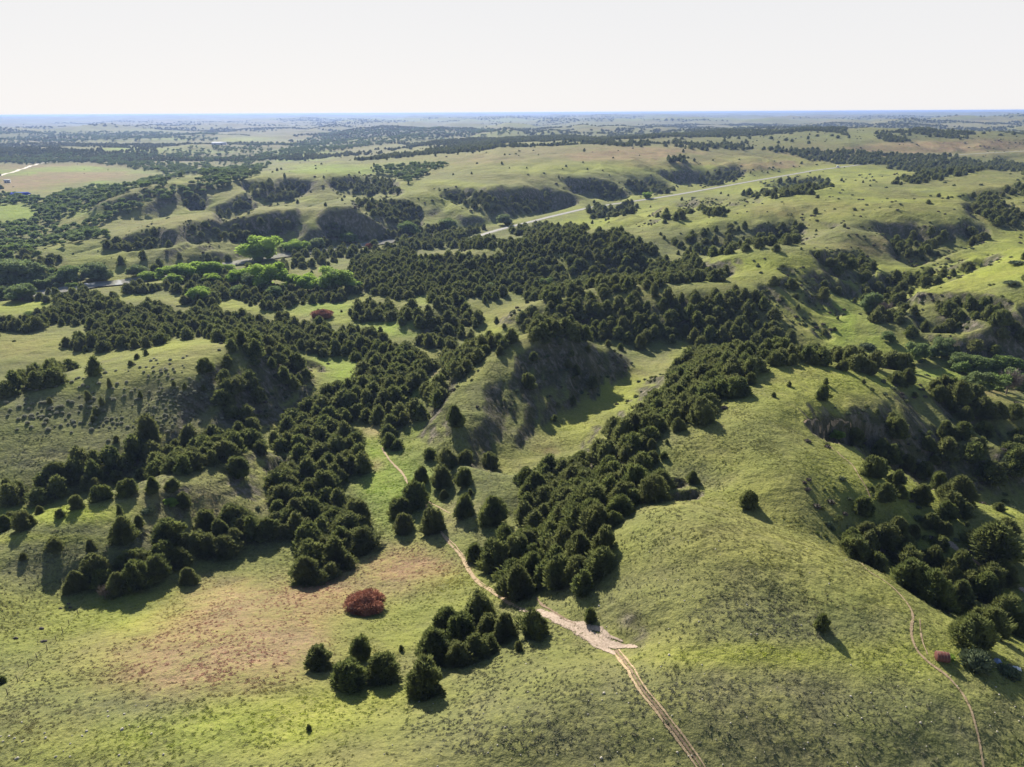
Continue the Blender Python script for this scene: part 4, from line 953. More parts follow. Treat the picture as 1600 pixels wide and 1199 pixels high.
strip('rocky_track', gl('1462,830 1480,846 1500,862 1520,876 1540,888 1560,897 1580,908 1605,925'), [.6, 2.4, 1.4, 2.6, 1.6, 2.4], M_PALE, .08, 1.2, 6)
strip('trail', gl('1330,668 1300,659 1275,655 1262,657 1256,661'), [.5, .8, .6], M_SOIL, .07, .9)
# ------------------------------------------------------------------ cedars drawn from the photo
GROUPS = [('big foreground clump', 'cedars of the big foreground clump'), ('scattered right-hand', 'scattered cedars on the right-hand slope'), ('right-hand draw', 'cedars in the right-hand draw'),
          ('sage', 'cedars on the sage hillside'), ('sunny', 'cedars in the sunny strip behind the second ridge'), ('hilltop', 'cedars on the green hilltop'), ('rim', 'cedars on the hilltop rim'), ('knoll', 'cedars on the dark knoll')]
cedars = []      # x, y, z, width, height, label, group
for ln_ in CEDARS.strip().splitlines():
    v, lab = ln_.split('|'); px, by, w_, rt = map(float, v.split(','))
    x, y, z, wm = base_of(px, by, w_)
    grp = next((g for k_, g in GROUPS if k_ in lab), 'cedars standing singly on the slopes')
    cedars.append((x, y, z, wm, wm * rt * 1.08, lab, grp, w_))
lx = np.array([c[0] for c in cedars]); ly = np.array([c[1] for c in cedars]); lw = np.array([c[3] for c in cedars])

# ------------------------------------------------------------------ woods: jittered stands
WNAME = {'west belt': 'cedar packed in the dark belt left of the trail', 'long gully': 'cedar packed in the gully at the foot of the sage hillside', 'spur': 'cedar on the wooded spur right of the sage hillside',
         'draw': 'cedar in the draw running up left from the west belt', 'east belt': 'cedar packed in the big belt right of the knoll valley', 'junction': 'cedar in the clump just above the dirt saddle',
         'meadow clump': 'cedar in the small clumps along the upper trail', 'middle ridge': 'cedar on the wooded ridge behind the knoll valley', 'north band': 'cedar in the long dark band across the left middle distance',
         'east gully': 'cedar in the wooded gully at the right edge', 'east draw': 'cedar filling the right-hand draw below the big hill', 'east hollow': 'cedar in the hollow by the rocky track', 'east rim': 'cedar on the rim at the right edge',
         'knoll foot': 'cedar in the clump left of the dark knoll', 'knoll crest': 'cedar along the crest of the dark knoll', 'slope fringe': 'cedar in the fringe behind the green hilltop', 'west gully': 'cedar in the gully behind the sage hill crest'}
def grid(r1, r2, s, a_lim=44):
    nx = int(r2 * math.sin(math.radians(a_lim)) / s) + 1; ny = int(r2 / s) + 1
    ii, jj = np.meshgrid(np.arange(-nx, nx + 1), np.arange(0, ny + 1)); x = (ii + rng.uniform(-.42, .42, ii.shape)) * s; y = (jj + rng.uniform(-.42, .42, ii.shape)) * s
    x = x.ravel(); y = y.ravel(); r = np.hypot(x, y); k_ = (r >= r1) & (r < r2) & (np.abs(np.arctan2(x, y)) < math.radians(a_lim)); return x[k_], y[k_]
SPEC = [(70, 300, 4.7, 1), (300, 620, 5.2, 1), (620, 1300, 7.6, 1.25), (1300, 2800, 11, 1.4), (2800, 6000, 25, 2.1), (6000, 12000, 65, 3.2)]
far_ced = []; far_leaf = []
for (r1, r2, sp_, sc_) in SPEC:
    x, y = grid(r1, r2, sp_); z = hgt(x, y); px, py, dep = proj(x, y, z); r = np.hypot(x, y)
    inside = (px > 0) & (px < 1600) & (py > 180) & (py < 1199)
    vis = (z + 2 - CAMZ) / r >= hgt(x, y, MX) - .003
    wscl = 10 * np.clip((py - 180) / 300, .05, 1)
    jx = px + (fbm(x / 12, y / 12, 5, 2) - .5) * wscl * 2; jy = py + (fbm(x / 12 + 9, y / 12, 6, 2) - .5) * wscl
    # a trunk standing at (px,py) carries its crown above that row, so the outline is read half a crown higher
    up_ = F_PX / dep * .9
    dd = np.minimum(look(dens, jx, jy - .6 * up_), look(dens, jx, jy - (1.4 if r1 < 300 else 4.3) * sc_ ** .5 * up_)) * inside * vis; dl = look(ldens, jx, jy - 2.5 * up_) * inside * vis
    wq = np.where(inside, look(wid, jx, jy - up_), -1)
    clump = fbm(x / (9 * sc_), y / (9 * sc_), 15, 3)
    if r1 > 1000: dd = np.where(fbm(x / 170, y / 420, 17, 5) > .5, dd, dd * .06); dl = np.where(fbm(x / 160, y / 240, 18, 4) > .46, dl, dl * .2)
    dr1 = rng.uniform(0, .55, len(x))
    acc = rng.uniform(0, 1, len(x)) < np.where(dd > .9, .95, dd * np.clip(.35 + 2.3 * (clump - .3), 0, 1.2))
    # lone cedars dotted over the open range beyond the river and on the slopes right
    dots = (r > 330) & (r < 1500) & (rng.uniform(0, 1, len(x)) < np.where(clump > .62, .035, .004)) & inside & vis & (px + py * .4 > 500)
    nofar = fbm(x / 700, y / 420, 91, 4); farw = (r > 1500) & (nofar > .59 + rng.uniform(-.03, .03, len(x))) & (dr1 < .5) & vis
    outside = (~inside) & ((r > 420) | (np.abs(px - 800) > 1250) & (py < 1000)) & (rng.uniform(0, 1, len(x)) < (sst(.5, .6, fbm(x / 90, y / 90, 92, 3)) * .8))
    dr_ = np.full(len(x), 1e9)
    if r1 < 1300:
        for L_ in (RIVER[::3], ROAD[::3]):
            for a in range(0, len(x), 20000): dr_[a:a + 20000] = np.minimum(dr_[a:a + 20000], np.sqrt(((x[a:a + 20000, None] - L_[:, 0]) ** 2 + (y[a:a + 20000, None] - L_[:, 1]) ** 2).min(1)))
    ok = dr_ > np.where(y * 0 + px < 640, 10.5, 13)
    near_l = np.zeros(len(x), bool)
    if r1 < 300:
        near_l = (np.hypot(x[:, None] - lx, y[:, None] - ly) < (lw * .5 + .9)).any(1)
    la = (rng.uniform(0, 1, len(x)) < dl * np.clip(.3 + 2.2 * (clump - .28), 0, 1)) & ok
    for q in np.nonzero(la)[0]: far_leaf.append((x[q], y[q], z[q], sc_ * rng.uniform(6, 11), sc_ ** .7 * rng.uniform(5, 8.5)))
    if r1 >= 6000: outside &= False
    sel = (acc | dots | farw | outside) & ok & ~near_l & ~la
    for q in np.nonzero(sel)[0]:
        small = dots[q] and not acc[q]
        w_ = sc_ * (rng.uniform(1.6, 3.6) if small else rng.choice([3.2, 4.4, 5.4, 6.2, 7.4] if r[q] > 320 else [4.4, 5.4, 6.2, 7.0, 8.0]) * rng.uniform(.9, 1.15)); h_ = min(w_, 5.2 + sc_) * rng.uniform(.7, 1.25)
        if wq[q] >= 0 and 'knoll crest' in WOODS[wq[q]][0]: w_ *= .6; h_ *= .55
        far_ced.append((x[q], y[q], z[q], w_, h_, int(wq[q]), dep[q], inside[q], px[q], py[q]))
far_ced.sort(key=lambda c: -(c[3] / c[6]) * (1 if c[7] else 0) * (1 if c[9] < 1250 else 0))
quota = max(0, 298 - len(cedars)); k_ = 0; rest = []
for c in far_ced:
    nm = WOODS[c[5]][0] if c[5] >= 0 else None
    if k_ < quota and c[7] and nm in WNAME:
        cedars.append((c[0], c[1], c[2], c[3], c[4], WNAME[nm], WNAME[nm].replace('cedar ', 'cedars ', 1), c[3] * F_PX / c[6])); k_ += 1
    else: rest.append(c)
# say where in its wood each of these stands
for nm in set(WNAME.values()):
    ids = [q for q, c in enumerate(cedars) if c[5] == nm]
    if len(ids) < 2: continue
    pp = np.array([proj(np.array([cedars[q][0]]), np.array([cedars[q][1]]), np.array([cedars[q][2]]))[:2] for q in ids])[:, :, 0]
    yr = pp[:, 1].argsort().argsort() / len(ids)
    for q, a_, p_ in zip(ids, yr, pp):
        nb = np.abs(pp[:, 1] - p_[1]) < 25; xr = (pp[nb, 0] < p_[0]).mean()
        row = 'topmost' if a_ < .15 else 'upper' if a_ < .4 else 'middle' if a_ < .65 else 'lower' if a_ < .88 else 'bottom'
        col_ = 'left edge' if xr < .2 else 'left half' if xr < .45 else 'right half' if xr < .75 else 'right edge'
        c = list(cedars[q]); size = 'large' if c[3] > 6.1 else 'small' if c[3] < 4.7 else 'medium'
        c[5] = size + ' ' + nm + ', ' + row + ', ' + col_; cedars[q] = tuple(c)
print('cedars', len(cedars), 'woods', len(rest), 'leafy', len(far_leaf))
for q, (x, y, z, w_, h_, lab, grp, wp) in enumerate(cedars):
    plant('cedar_tree', CED_HI[q % 8] if wp > 11 else CED_MID[q % 4], TRUNK_C[q % 2], (x, y, z - .1), w_ * .98, h_ * .92, rng.uniform(0, 6.28), lab, 'tree', grp)
for ln_ in LEAF.strip().splitlines():
    v, lab = ln_.split('|'); v = v.split(','); px, by, w_, rt = map(float, v[:4]); x, y, z, wm = base_of(px, by, w_)
    q = random.randrange(3); bush = w_ < 20 and 'shrub' in lab
    plant('cottonwood_tree' if v[4] == 'cot' else 'broadleaf_tree', (COT_HI if v[4] == 'cot' else OAK_HI)[q], TRUNK[q], (x, y, z - .1), wm * 1.25, wm * rt * .98, rng.uniform(0, 6.28), lab, 'tree', 'broadleaf trees near the river' if by < 500 else 'broadleaf trees of the right valley')
# bare grey trees: limbs and twig sprays
def twig_crown(seed):
    g = np.random.default_rng(seed); A_ = Acc()
    for q in range(26):
        a = g.uniform(0, 6.28); e = g.uniform(.25, 1.35); L_ = g.uniform(.3, .62)
        d_ = np.array([math.cos(a) * math.cos(e), math.sin(a) * math.cos(e), math.sin(e)]); p0 = np.array([0, 0, g.uniform(.2, .4)])
        A_.add(*tube([p0, p0 + d_ * L_ * .5 + g.normal(0, .02, 3), p0 + d_ * L_], [.012, .008, .003], 4))
        nn = 60; tt = g.uniform(.35, 1.05, (nn, 1)); V, F = tufts(g, p0 + d_ * L_ * tt + g.normal(0, .05, (nn, 3)), d_ + g.normal(0, .5, (nn, 3)), .11, .016); A_.add(V, F)
    return A_.mesh('crown', M_TWIG)
TW = [twig_crown(900 + q) for q in range(2)]
for q, ln_ in enumerate(BARE.strip().splitlines()):
    v, lab = ln_.split('|'); px, by, w_, rt = map(float, v.split(',')); x, y, z, wm = base_of(px, by, w_)
    plant('bare_tree', TW[q % 2], trunk_mesh(920 + q, .5, .03, 4, .2, M_TWIG), (x, y, z), wm * 1.1, wm * rt * 1.3, q * 2.0, lab, 'tree', None)
# rust-red brush heaps: needles over a tangle of grey branches
def red_heap(seed):
    g = np.random.default_rng(seed); A_ = Acc()
    for q in range(9):
        a = q / 9 * 6.28; rr = .28 if q else 0; C_ = np.array([rr * math.cos(a), rr * math.sin(a), .3 + .2 * (q == 0)]); R3 = np.array([.2, .2, .42]) * g.uniform(.8, 1.15)
        V, Q, T = blob(g, C_, R3 * .8, 10, 7, .3); A_.add(V, Q, T)
        d_ = unit(g.normal(size=(900, 3))); d_[:, 2] = np.abs(d_[:, 2])
        V, F = tufts(g, C_ + d_ * R3 * g.uniform(.8, 1.15, (900, 1)), d_ * [1, 1, .4] + [0, 0, .7] + g.normal(0, .35, (900, 3)), .055, .02); A_.add(V, F)
    return A_.mesh('needles', M_RED)
def red_limbs(seed):
    g = np.random.default_rng(seed); A_ = Acc()
    for q in range(46):
        a = g.uniform(0, 6.28); r_ = g.uniform(.05, .36); p0 = np.array([r_ * math.cos(a), r_ * math.sin(a), g.uniform(-.02, .35)]); a2_ = g.uniform(0, 6.28); L_ = g.uniform(.15, .3)
        p1 = p0 + [L_ * math.cos(a2_), L_ * math.sin(a2_), g.uniform(-.05, .45)]
        A_.add(*tube([p0, (p0 + p1) / 2 + g.normal(0, .02, 3), p1], [.009, .007, .003], 4))
    return A_.mesh('branches', M_TWIG)
for q, ln_ in enumerate(REDS.strip().splitlines()):
    v, lab = ln_.split('|'); px, by, w_, rt = map(float, v.split(',')); x, y, z, wm = base_of(px, by, w_)
    e = link('brush_heap', None, None, (x, y, z - .05)); e.scale = (wm, wm * .85, wm * rt * 1.05); tag(e, lab, 'brush heap', None)
    link('needles', red_heap(940 + q), e); link('branches', red_limbs(950 + q), e)
for q, ln_ in enumerate(SHRUBS.strip().splitlines()):
    v, lab = ln_.split('|'); px, by, w_, rt = map(float, v.split(',')); x, y, z, wm = base_of(px, by, w_)
    o = link('shrub', DSH[q % 3], None, (x, y, z - .05)); o.scale = (wm * 1.15, wm * 1.1, wm * rt * 1.2); o.rotation_euler = (0, 0, q * 1.3); tag(o, lab, 'shrub', None)

# ------------------------------------------------------------------ uncountable stuff: woods, grass (instanced on points)
lib = bpy.data.collections.new('library')        # prototypes, not linked to the scene
def proto(name, datas):
    c = bpy.data.collections.new(name)
    for q, dta in enumerate(datas):
        o = bpy.data.objects.new('%s_%02d' % (name, q), dta); c.objects.link(o)
    return c
def scatter(name, coll, nv, P_, SC, RZ, label=None, cat=None, kind='stuff', tintv=None, tilt=0):
    P_ = np.asarray(P_, np.float32); n = len(P_)
    me = bpy.data.meshes.new(name); me.vertices.add(n); me.vertices.foreach_set('co', P_.ravel())
    R3 = np.zeros((n, 3), np.float32); R3[:, 2] = RZ
    if tilt: R3[:, :2] = rng.uniform(-tilt, tilt, (n, 2))
    for nm, ty, key, arr in (('scl', 'FLOAT_VECTOR', 'vector', np.asarray(SC, np.float32)), ('rot', 'FLOAT_VECTOR', 'vector', R3), ('var', 'INT', 'value', rng.integers(0, nv, n).astype(np.int32))):
        a = me.attributes.new(nm, ty, 'POINT'); a.data.foreach_set(key, arr.ravel())
    if tintv is not None:
        a = me.attributes.new('tint', 'FLOAT_VECTOR', 'POINT'); a.data.foreach_set('vector', np.asarray(tintv, np.float32).ravel())
    o = bpy.data.objects.new(name, me); S.collection.objects.link(o); tag(o, label, cat, None, kind)
    g = bpy.data.node_groups.new(name, 'GeometryNodeTree')
    g.interface.new_socket('Geometry', in_out='INPUT', socket_type='NodeSocketGeometry'); g.interface.new_socket('Geometry', in_out='OUTPUT', socket_type='NodeSocketGeometry')
    gi = g.nodes.new('NodeGroupInput'); go = g.nodes.new('NodeGroupOutput'); ip = g.nodes.new('GeometryNodeInstanceOnPoints')
    ci = g.nodes.new('GeometryNodeCollectionInfo'); ci.inputs['Collection'].default_value = coll; ci.inputs['Separate Children'].default_value = True; ci.inputs['Reset Children'].default_value = True
    def at_(nm, ty):
        a = g.nodes.new('GeometryNodeInputNamedAttribute'); a.data_type = ty; a.inputs['Name'].default_value = nm; return a.outputs['Attribute']
    g.links.new(gi.outputs[0], ip.inputs['Points']); g.links.new(ci.outputs[0], ip.inputs['Instance']); ip.inputs['Pick Instance'].default_value = True
    g.links.new(at_('var', 'INT'), ip.inputs['Instance Index']); g.links.new(at_('rot', 'FLOAT_VECTOR'), ip.inputs['Rotation']); g.links.new(at_('scl', 'FLOAT_VECTOR'), ip.inputs['Scale'])
    g.links.new(ip.outputs[0], go.inputs[0])
    md = o.modifiers.new('scatter', 'NODES'); md.node_group = g; return o
def cols(rows, *ix): return [np.array([r[i] for r in rows]) for i in ix]
x, y, z, w_, h_, dp = cols(rest, 0, 1, 2, 3, 4, 6)
scatter('cedar_woods', proto('cedar_proto', CED_MID), 4, np.c_[x, y, z - .15], np.c_[w_, w_, h_], rng.uniform(0, 6.28, len(x)), 'dark cedar woods filling the draws and ridges across the hills', 'woods')
x, y, z, w_, h_ = cols(far_leaf, 0, 1, 2, 3, 4)
scatter('broadleaf_woods', proto('broadleaf_proto', OAK_LO), 3, np.c_[x, y, z - .15], np.c_[w_, w_, h_], rng.uniform(0, 6.28, len(x)), 'mixed broadleaf woods along the river bottom at the left', 'woods')

# low brush and plum thickets in the hollows and on broken slopes
gsl = np.hypot(*slope_of(H)); bx = []
for (r1, r2, sp_) in ((150, 330, 2.6), (330, 800, 4.2), (800, 2400, 9)):
    x, y = grid(r1, r2, sp_); z = hgt(x, y); px, py, dp = proj(x, y, z); r = np.hypot(x, y)
    vis = ((z + 1 - CAMZ) / r >= hgt(x, y, MX) - .004) & (px > 0) & (px < 1600) & (py > 185)
    s_l = hgt(x, y, gsl); cl = fbm(x / (sp_ * 4), y / (sp_ * 4), 55, 4); dg = look(dig, px, py)
    p_ = (.75 * (dg > .4) + sst(.22, .45, s_l) * .55 + .05 * (px > 1150) * (r > 230)) * np.clip((cl - .42) * 6, 0, 1) + .004
    dr2 = np.minimum(hgt(x, y, np.minimum(DR, 99)), hgt(x, y, np.minimum(DH, 99)))
    k_ = vis & (rng.uniform(0, 1, len(x)) < p_) & (dr2 > 12) & ~((px < 400) & (py > 540)) & ~((px > 560) & (px < 1255) & (py > 640))
    for q in np.nonzero(k_)[0]: bx.append((x[q], y[q], z[q], rng.uniform(.8, 2.3) * (sp_ / 3.2) ** .6))
print('brush', len(bx))
x, y, z, w_ = cols(bx, 0, 1, 2, 3)
BR = [shrub(520 + q, 90, .3, .16, m_, .6) for q, m_ in enumerate((M_GSH, M_CED, M_GSH, M_BRUSH))]
scatter('brush', proto('brush_proto', BR), 4, np.c_[x, y, z - .05], np.c_[w_, w_, w_ * .8], rng.uniform(0, 6.28, len(x)), 'low dark brush and thickets on the eroded hollows and broken slopes', 'brush')

# tussock grass
m_, t, b = mat('tussock'); ta = N(t, 'ShaderNodeAttribute', attribute_name='tint', attribute_type='INSTANCER'); oi = N(t, 'ShaderNodeObjectInfo')
t.links.new(mixn(t, mr(t, oi.outputs['Random'], 0, 1, 0, .7), ta.outputs['Color'], (.33, .32, .17)), b.inputs['Base Color'])
trn = N(t, 'ShaderNodeBsdfTranslucent'); t.links.new(ta.outputs['Color'], trn.inputs[0]); mx = N(t, 'ShaderNodeMixShader'); mx.inputs[0].default_value = .5
t.links.new(b.outputs[0], mx.inputs[1]); t.links.new(trn.outputs[0], mx.inputs[2]); t.links.new(mx.outputs[0], [q for q in t.nodes if q.type == 'OUTPUT_MATERIAL'][0].inputs[0])
M_TUS = m_
def tussock(seed):
    g = np.random.default_rng(seed); n = 26; a = g.uniform(0, 6.28, n); rr = g.uniform(0, .32, n)
    P_ = np.stack([np.cos(a) * rr, np.sin(a) * rr, np.zeros(n)], -1); V, F = tufts(g, P_, np.stack([np.cos(a) * .7, np.sin(a) * .7, np.ones(n)], -1) + g.normal(0, .3, (n, 3)), .55, .22); V[:, 2] = np.maximum(V[:, 2], -.05)
    return mesh_np('tussock', V, [F], M_TUS)
TUS = proto('tussock_proto', [tussock(600 + q) for q in range(4)])
nT = 260000; rT = np.sqrt(rng.uniform(70 ** 2, 270 ** 2, nT)); aT = rng.uniform(-.8, .8, nT); x = rT * np.sin(aT); y = rT * np.cos(aT); z = hgt(x, y); px, py, dp = proj(x, y, z); r = np.hypot(x, y)
vis = ((z + .5 - CAMZ) / r >= hgt(x, y, MX) - .01) & (px > -60) & (px < 1660) & (py < 1260)
cl = fbm(x / 6, y / 6, 33, 4); keep = vis & (rng.uniform(0, 1, len(x)) < np.clip((cl - .3) * 1.5, .05, .55) * np.clip(1.25 - r / 300, .2, 1)) & (look(dens, px, py) < .3)
tx = np.stack([hgt(x, y, COL[:, q].reshape(GX.shape)) for q in range(3)], -1)
x, y, z, tx = x[keep], y[keep], z[keep], tx[keep]
s_ = rng.uniform(.25, .8, len(x)) * (.6 + .7 * (fbm(x / 15, y / 15, 35, 2))); print('tussocks', len(x))
scatter('grass', TUS, 4, np.c_[x, y, z], np.c_[s_, s_, s_ * rng.uniform(.2, .5, len(x))], rng.uniform(0, 6.28, len(x)), tintv=tx * rng.uniform(1.1, 1.7, (len(x), 1)))

# sagebrush on the left hillside: the 300 largest one by one, the rest as one mass
sg = []
x, y = grid(120, 300, 1.7, 46); z = hgt(x, y); px, py, dp = proj(x, y, z)
vis = ((z + .5 - CAMZ) / np.hypot(x, y) >= hgt(x, y, MX) - .004)
def gg(cx, cy, rx, ry): return np.exp(-((px - cx) / rx) ** 2 - ((py - cy) / ry) ** 2)
pr = .95 * gg(265, 590, 62, 22) + .9 * gg(285, 615, 70, 24) + .9 * gg(105, 660, 62, 9) + .5 * gg(60, 645, 60, 12) + .8 * gg(265, 655, 35, 10) + .4 * gg(30, 665, 40, 10) + .22 * gg(200, 620, 120, 40) + .05 * gg(150, 640, 160, 60)
pr *= np.clip((fbm(x / 7, y / 7, 44, 3) - .3) * 4, .15, 1.2)
sel = np.nonzero(vis & (rng.uniform(0, 1, len(x)) < pr * .9) & (px > 0) & (px < 350) & (py > 545) & (py < 710))[0]
for q in sel: sg.append((x[q], y[q], z[q], rng.uniform(.7, 1.6) * (1.2 if px[q] < 180 else 1.0), dp[q], px[q], py[q]))
sg.sort(key=lambda c: -c[3] / c[4]); print('sage', len(sg))
for q, c in enumerate(sg[:300]):
    o = link('sagebrush', SAGE[q % 4], None, (c[0], c[1], c[2] - .03)); o.scale = (c[3], c[3], c[3] * .95); o.rotation_euler = (0, 0, rng.uniform(0, 6.28))
    lowp = c[6] > 632 and c[5] < 190
    size = 'large' if c[3] > 1.45 else 'small' if c[3] < 1.1 else 'medium'
    py_ = (c[6] - (636 if lowp else 560)) / (40 if lowp else 110); px_ = (c[5] - (0 if lowp else 150)) / 190
    row = 'top' if py_ < .2 else 'upper' if py_ < .4 else 'middle' if py_ < .6 else 'lower' if py_ < .8 else 'bottom'
    col_ = 'far left' if px_ < .2 else 'left' if px_ < .4 else 'centre' if px_ < .6 else 'right' if px_ < .8 else 'far right'
    tag(o, size + ' pale sagebrush in the ' + ('lower left' if lowp else 'upper right') + ' patch of the hillside, ' + row + ' row, ' + col_, 'shrub', 'sagebrush of the lower hillside patch' if lowp else 'sagebrush of the upper hillside patch')
if len(sg) > 300:
    x, y, z, w_ = cols(sg[300:], 0, 1, 2, 3); scatter('sagebrush_cover', proto('sage_proto', SAGE), 4, np.c_[x, y, z - .03], np.c_[w_, w_, w_], rng.uniform(0, 6.28, len(x)), 'smaller sagebrush scattered over the left hillside', 'shrub cover')

# pale rocks
def rock(seed):
    g = np.random.default_rng(seed); V, Q, T = blob(g, np.zeros(3), np.array([.5, .42, .3]), 7, 5, .25); return mesh_np('rock', V, [Q, T], M_ROCK)
M_ROCK = soil('limestone', (.30, .27, .22), (.52, .48, .40), 3, 0); M_RDK = soil('dark_stone', (.05, .045, .04), (.12, .10, .09), 3, 0)
RK = [rock(700 + q) for q in range(5)]
ZONES = [((820, 1000, 1150, 1199), 36, 'pale rock fleck on the near slope below the dirt saddle'), ((930, 830, 1350, 1010), 36, 'pale rock fleck on the smooth near right hill'),
         ((600, 1080, 830, 1199), 20, 'pale rock fleck on the slope below the foreground clump'), ((0, 1100, 260, 1199), 30, 'pale rock on the bottom left slope'), ((1150, 1020, 1500, 1199), 34, 'pale rock fleck left of the thin right-hand trail'), ((1540, 1060, 1600, 1199), 10, 'pale rock fleck right of the thin right-hand trail')]
for (x0, y0, x1, y1), n, lab in ZONES:
    for q in range(n):
        gx_, gy_, gz_ = ground(random.uniform(x0, x1), random.uniform(y0, y1)); s_ = random.uniform(.14, .32) * (1.5 if 'bottom left' in lab else 1)
        if random.random() < .1: s_ *= 1.6
        o = link('rock', RK[q % 5], None, (gx_, gy_, gz_ + .04)); o.scale = (s_, s_, s_); o.rotation_euler = (0, 0, random.uniform(0, 6))
        rp = proj(np.array([gx_]), np.array([gy_]), np.array([gz_])); cx_ = (float(rp[0][0]) - x0) / (x1 - x0); cy_ = (float(rp[1][0]) - y0) / (y1 - y0)
        wh = ('upper' if cy_ < .33 else 'middle' if cy_ < .67 else 'lower') + ' ' + ('left' if cx_ < .33 else 'centre' if cx_ < .67 else 'right'); tag(o, lab + ', ' + wh, 'rock', lab.replace('rock fleck', 'rocks').replace('pale rock ', 'pale rocks '))
drk = []
for px_, py_, s_, lab in ((107, 944, 1.0, 'upper dark stone near the head of the draw'), (94, 951, .8, 'middle dark stone near the head of the draw'), (110, 950, 1.0, 'lower dark stone near the head of the draw'), (65, 983, 1.3, 'flat dark stone on the left slope'), (24, 998, 1.1, 'dark pointed stone on the left slope'), (68, 1003, 1.5, 'grey dead branch pile beside the fence line')):
    gx_, gy_, gz_ = ground(px_, py_); me = RK[int(px_) % 5].copy(); me.materials.clear(); me.materials.append(M_RDK)
    o = link('rock', me, None, (gx_, gy_, gz_ + .05)); o.scale = (s_, s_ * .7, s_ * .7); tag(o, lab.replace('grey dead branch pile', 'low dark rock'), 'rock')

# ------------------------------------------------------------------ made things
def box(A_, c, s, rz=0, taper=1):
    V = np.array([(x, y, z) for z in (-.5, .5) for y in (-.5, .5) for x in (-.5, .5)]) * 1.0; V[4:, :2] *= taper; V = V * s
    ca_, sa_ = math.cos(rz), math.sin(rz); V = np.c_[V[:, 0] * ca_ - V[:, 1] * sa_, V[:, 0] * sa_ + V[:, 1] * ca_, V[:, 2]] + c
    A_.add(V, np.array([[0, 2, 3, 1], [4, 5, 7, 6], [0, 1, 5, 4], [2, 6, 7, 3], [0, 4, 6, 2], [1, 3, 7, 5]]))
def simple(name, col, rough=.7):
    m, t, b = mat(name); g_ = N(t, 'ShaderNodeTexCoord'); n_ = noise(t, g_.outputs['Object'], 3, 4, .7)
    t.links.new(mixn(t, mr(t, n_, .3, .7, 0, .45), col, tuple(v * .5 for v in col)), b.inputs['Base Color']); b.inputs['Roughness'].default_value = rough; return m
M_BLUE = simple('blue_metal_roof', (.03, .07, .45), .9); M_WALL = simple('pale_siding', (.55, .55, .56)); M_DOOR = simple('dark_door', (.08, .08, .09)); M_WHITE = simple('white_paint', (.8, .8, .8)); M_RUST = simple('rust_red_straw', (.15, .06, .048)); M_NET = simple('pale_wrap', (.24, .17, .15)); M_TIRE = simple('rubber', (.02, .02, .02)); M_WOOD = simple('weathered_post', (.12, .09, .07)); M_TARP = simple('blue_tarp', (.26, .33, .50)); M_GLASS = simple('dark_glass', (.03, .04, .05), .2)
def shed(px, py, L_, D_, Hh, rz, roofm, label, cat):
    x, y, z = ground(px, py); e = link('farm_shed', None, None, (x, y, z)); e.rotation_euler = (0, 0, rz); tag(e, label, cat)
    A_ = Acc(); box(A_, (0, 0, Hh / 2 - .3), (L_, D_, Hh + .6)); link('wall', A_.mesh('wall', M_WALL), e)
    ov = .6; hr = D_ * .3; V = []
    for sx in (-1, 1):
        for (yy, zz) in ((-D_ / 2 - ov, Hh), (0, Hh + hr), (D_ / 2 + ov, Hh), (D_ / 2 + ov, Hh - .25), (-D_ / 2 - ov, Hh - .25)): V.append((sx * (L_ / 2 + ov), yy, zz + .3))
    link('roof', mesh_np('roof', V, [np.array([[0, 5, 6, 1], [1, 6, 7, 2], [2, 7, 8, 3], [3, 8, 9, 4], [4, 9, 5, 0]]), np.array([[0, 1, 2, 3, 4], [9, 8, 7, 6, 5]])], roofm), e)
    for q in (-.25, .2):
        A_ = Acc(); box(A_, (L_ * q, -D_ / 2 - .03, Hh * .4), (L_ * .12, .08, Hh * .8)); link('door', A_.mesh('door', M_DOOR), e)
shed(33, 309, 24, 12, 4.5, .05, M_BLUE, 'long blue-roofed farm shed in the river bottom trees', 'shed')
shed(343, 227, 50, 16, 6, .0, M_WHITE, 'long white farm building far off among the woods', 'building')
shed(12, 286, 9, 7, 4, .3, M_WALL, 'small pale shed alone in the far left field', 'shed')
def truck(px, py, rz, label):
    x, y, z = ground(px, py); e = link('box_truck', None, None, (x, y, z + .25)); e.rotation_euler = (0, 0, rz); tag(e, label, 'truck')
    A_ = Acc(); box(A_, (-1, 0, 2.1), (6, 2.4, 2.6)); link('cargo_box', A_.mesh('cargo_box', M_WHITE), e)
    A_ = Acc(); box(A_, (3.1, 0, 1.5), (2.0, 2.2, 1.9), 0, .85); cb = link('cab', A_.mesh('cab', M_WHITE), e)
    A_ = Acc(); box(A_, (3.95, 0, 1.9), (.3, 1.9, .7)); link('windshield', A_.mesh('windshield', M_GLASS), cb)
    for wx_ in (-3, 2.9):
        for sy in (-1, 1):
            A_ = Acc(); A_.add(*tube([(wx_, sy * .9, .5), (wx_, sy * 1.2, .5)], [.5, .5], 14)); link('wheel', A_.mesh('wheel', M_TIRE), e)
truck(1309, 262.4, .8, 'small white box truck on the far highway')
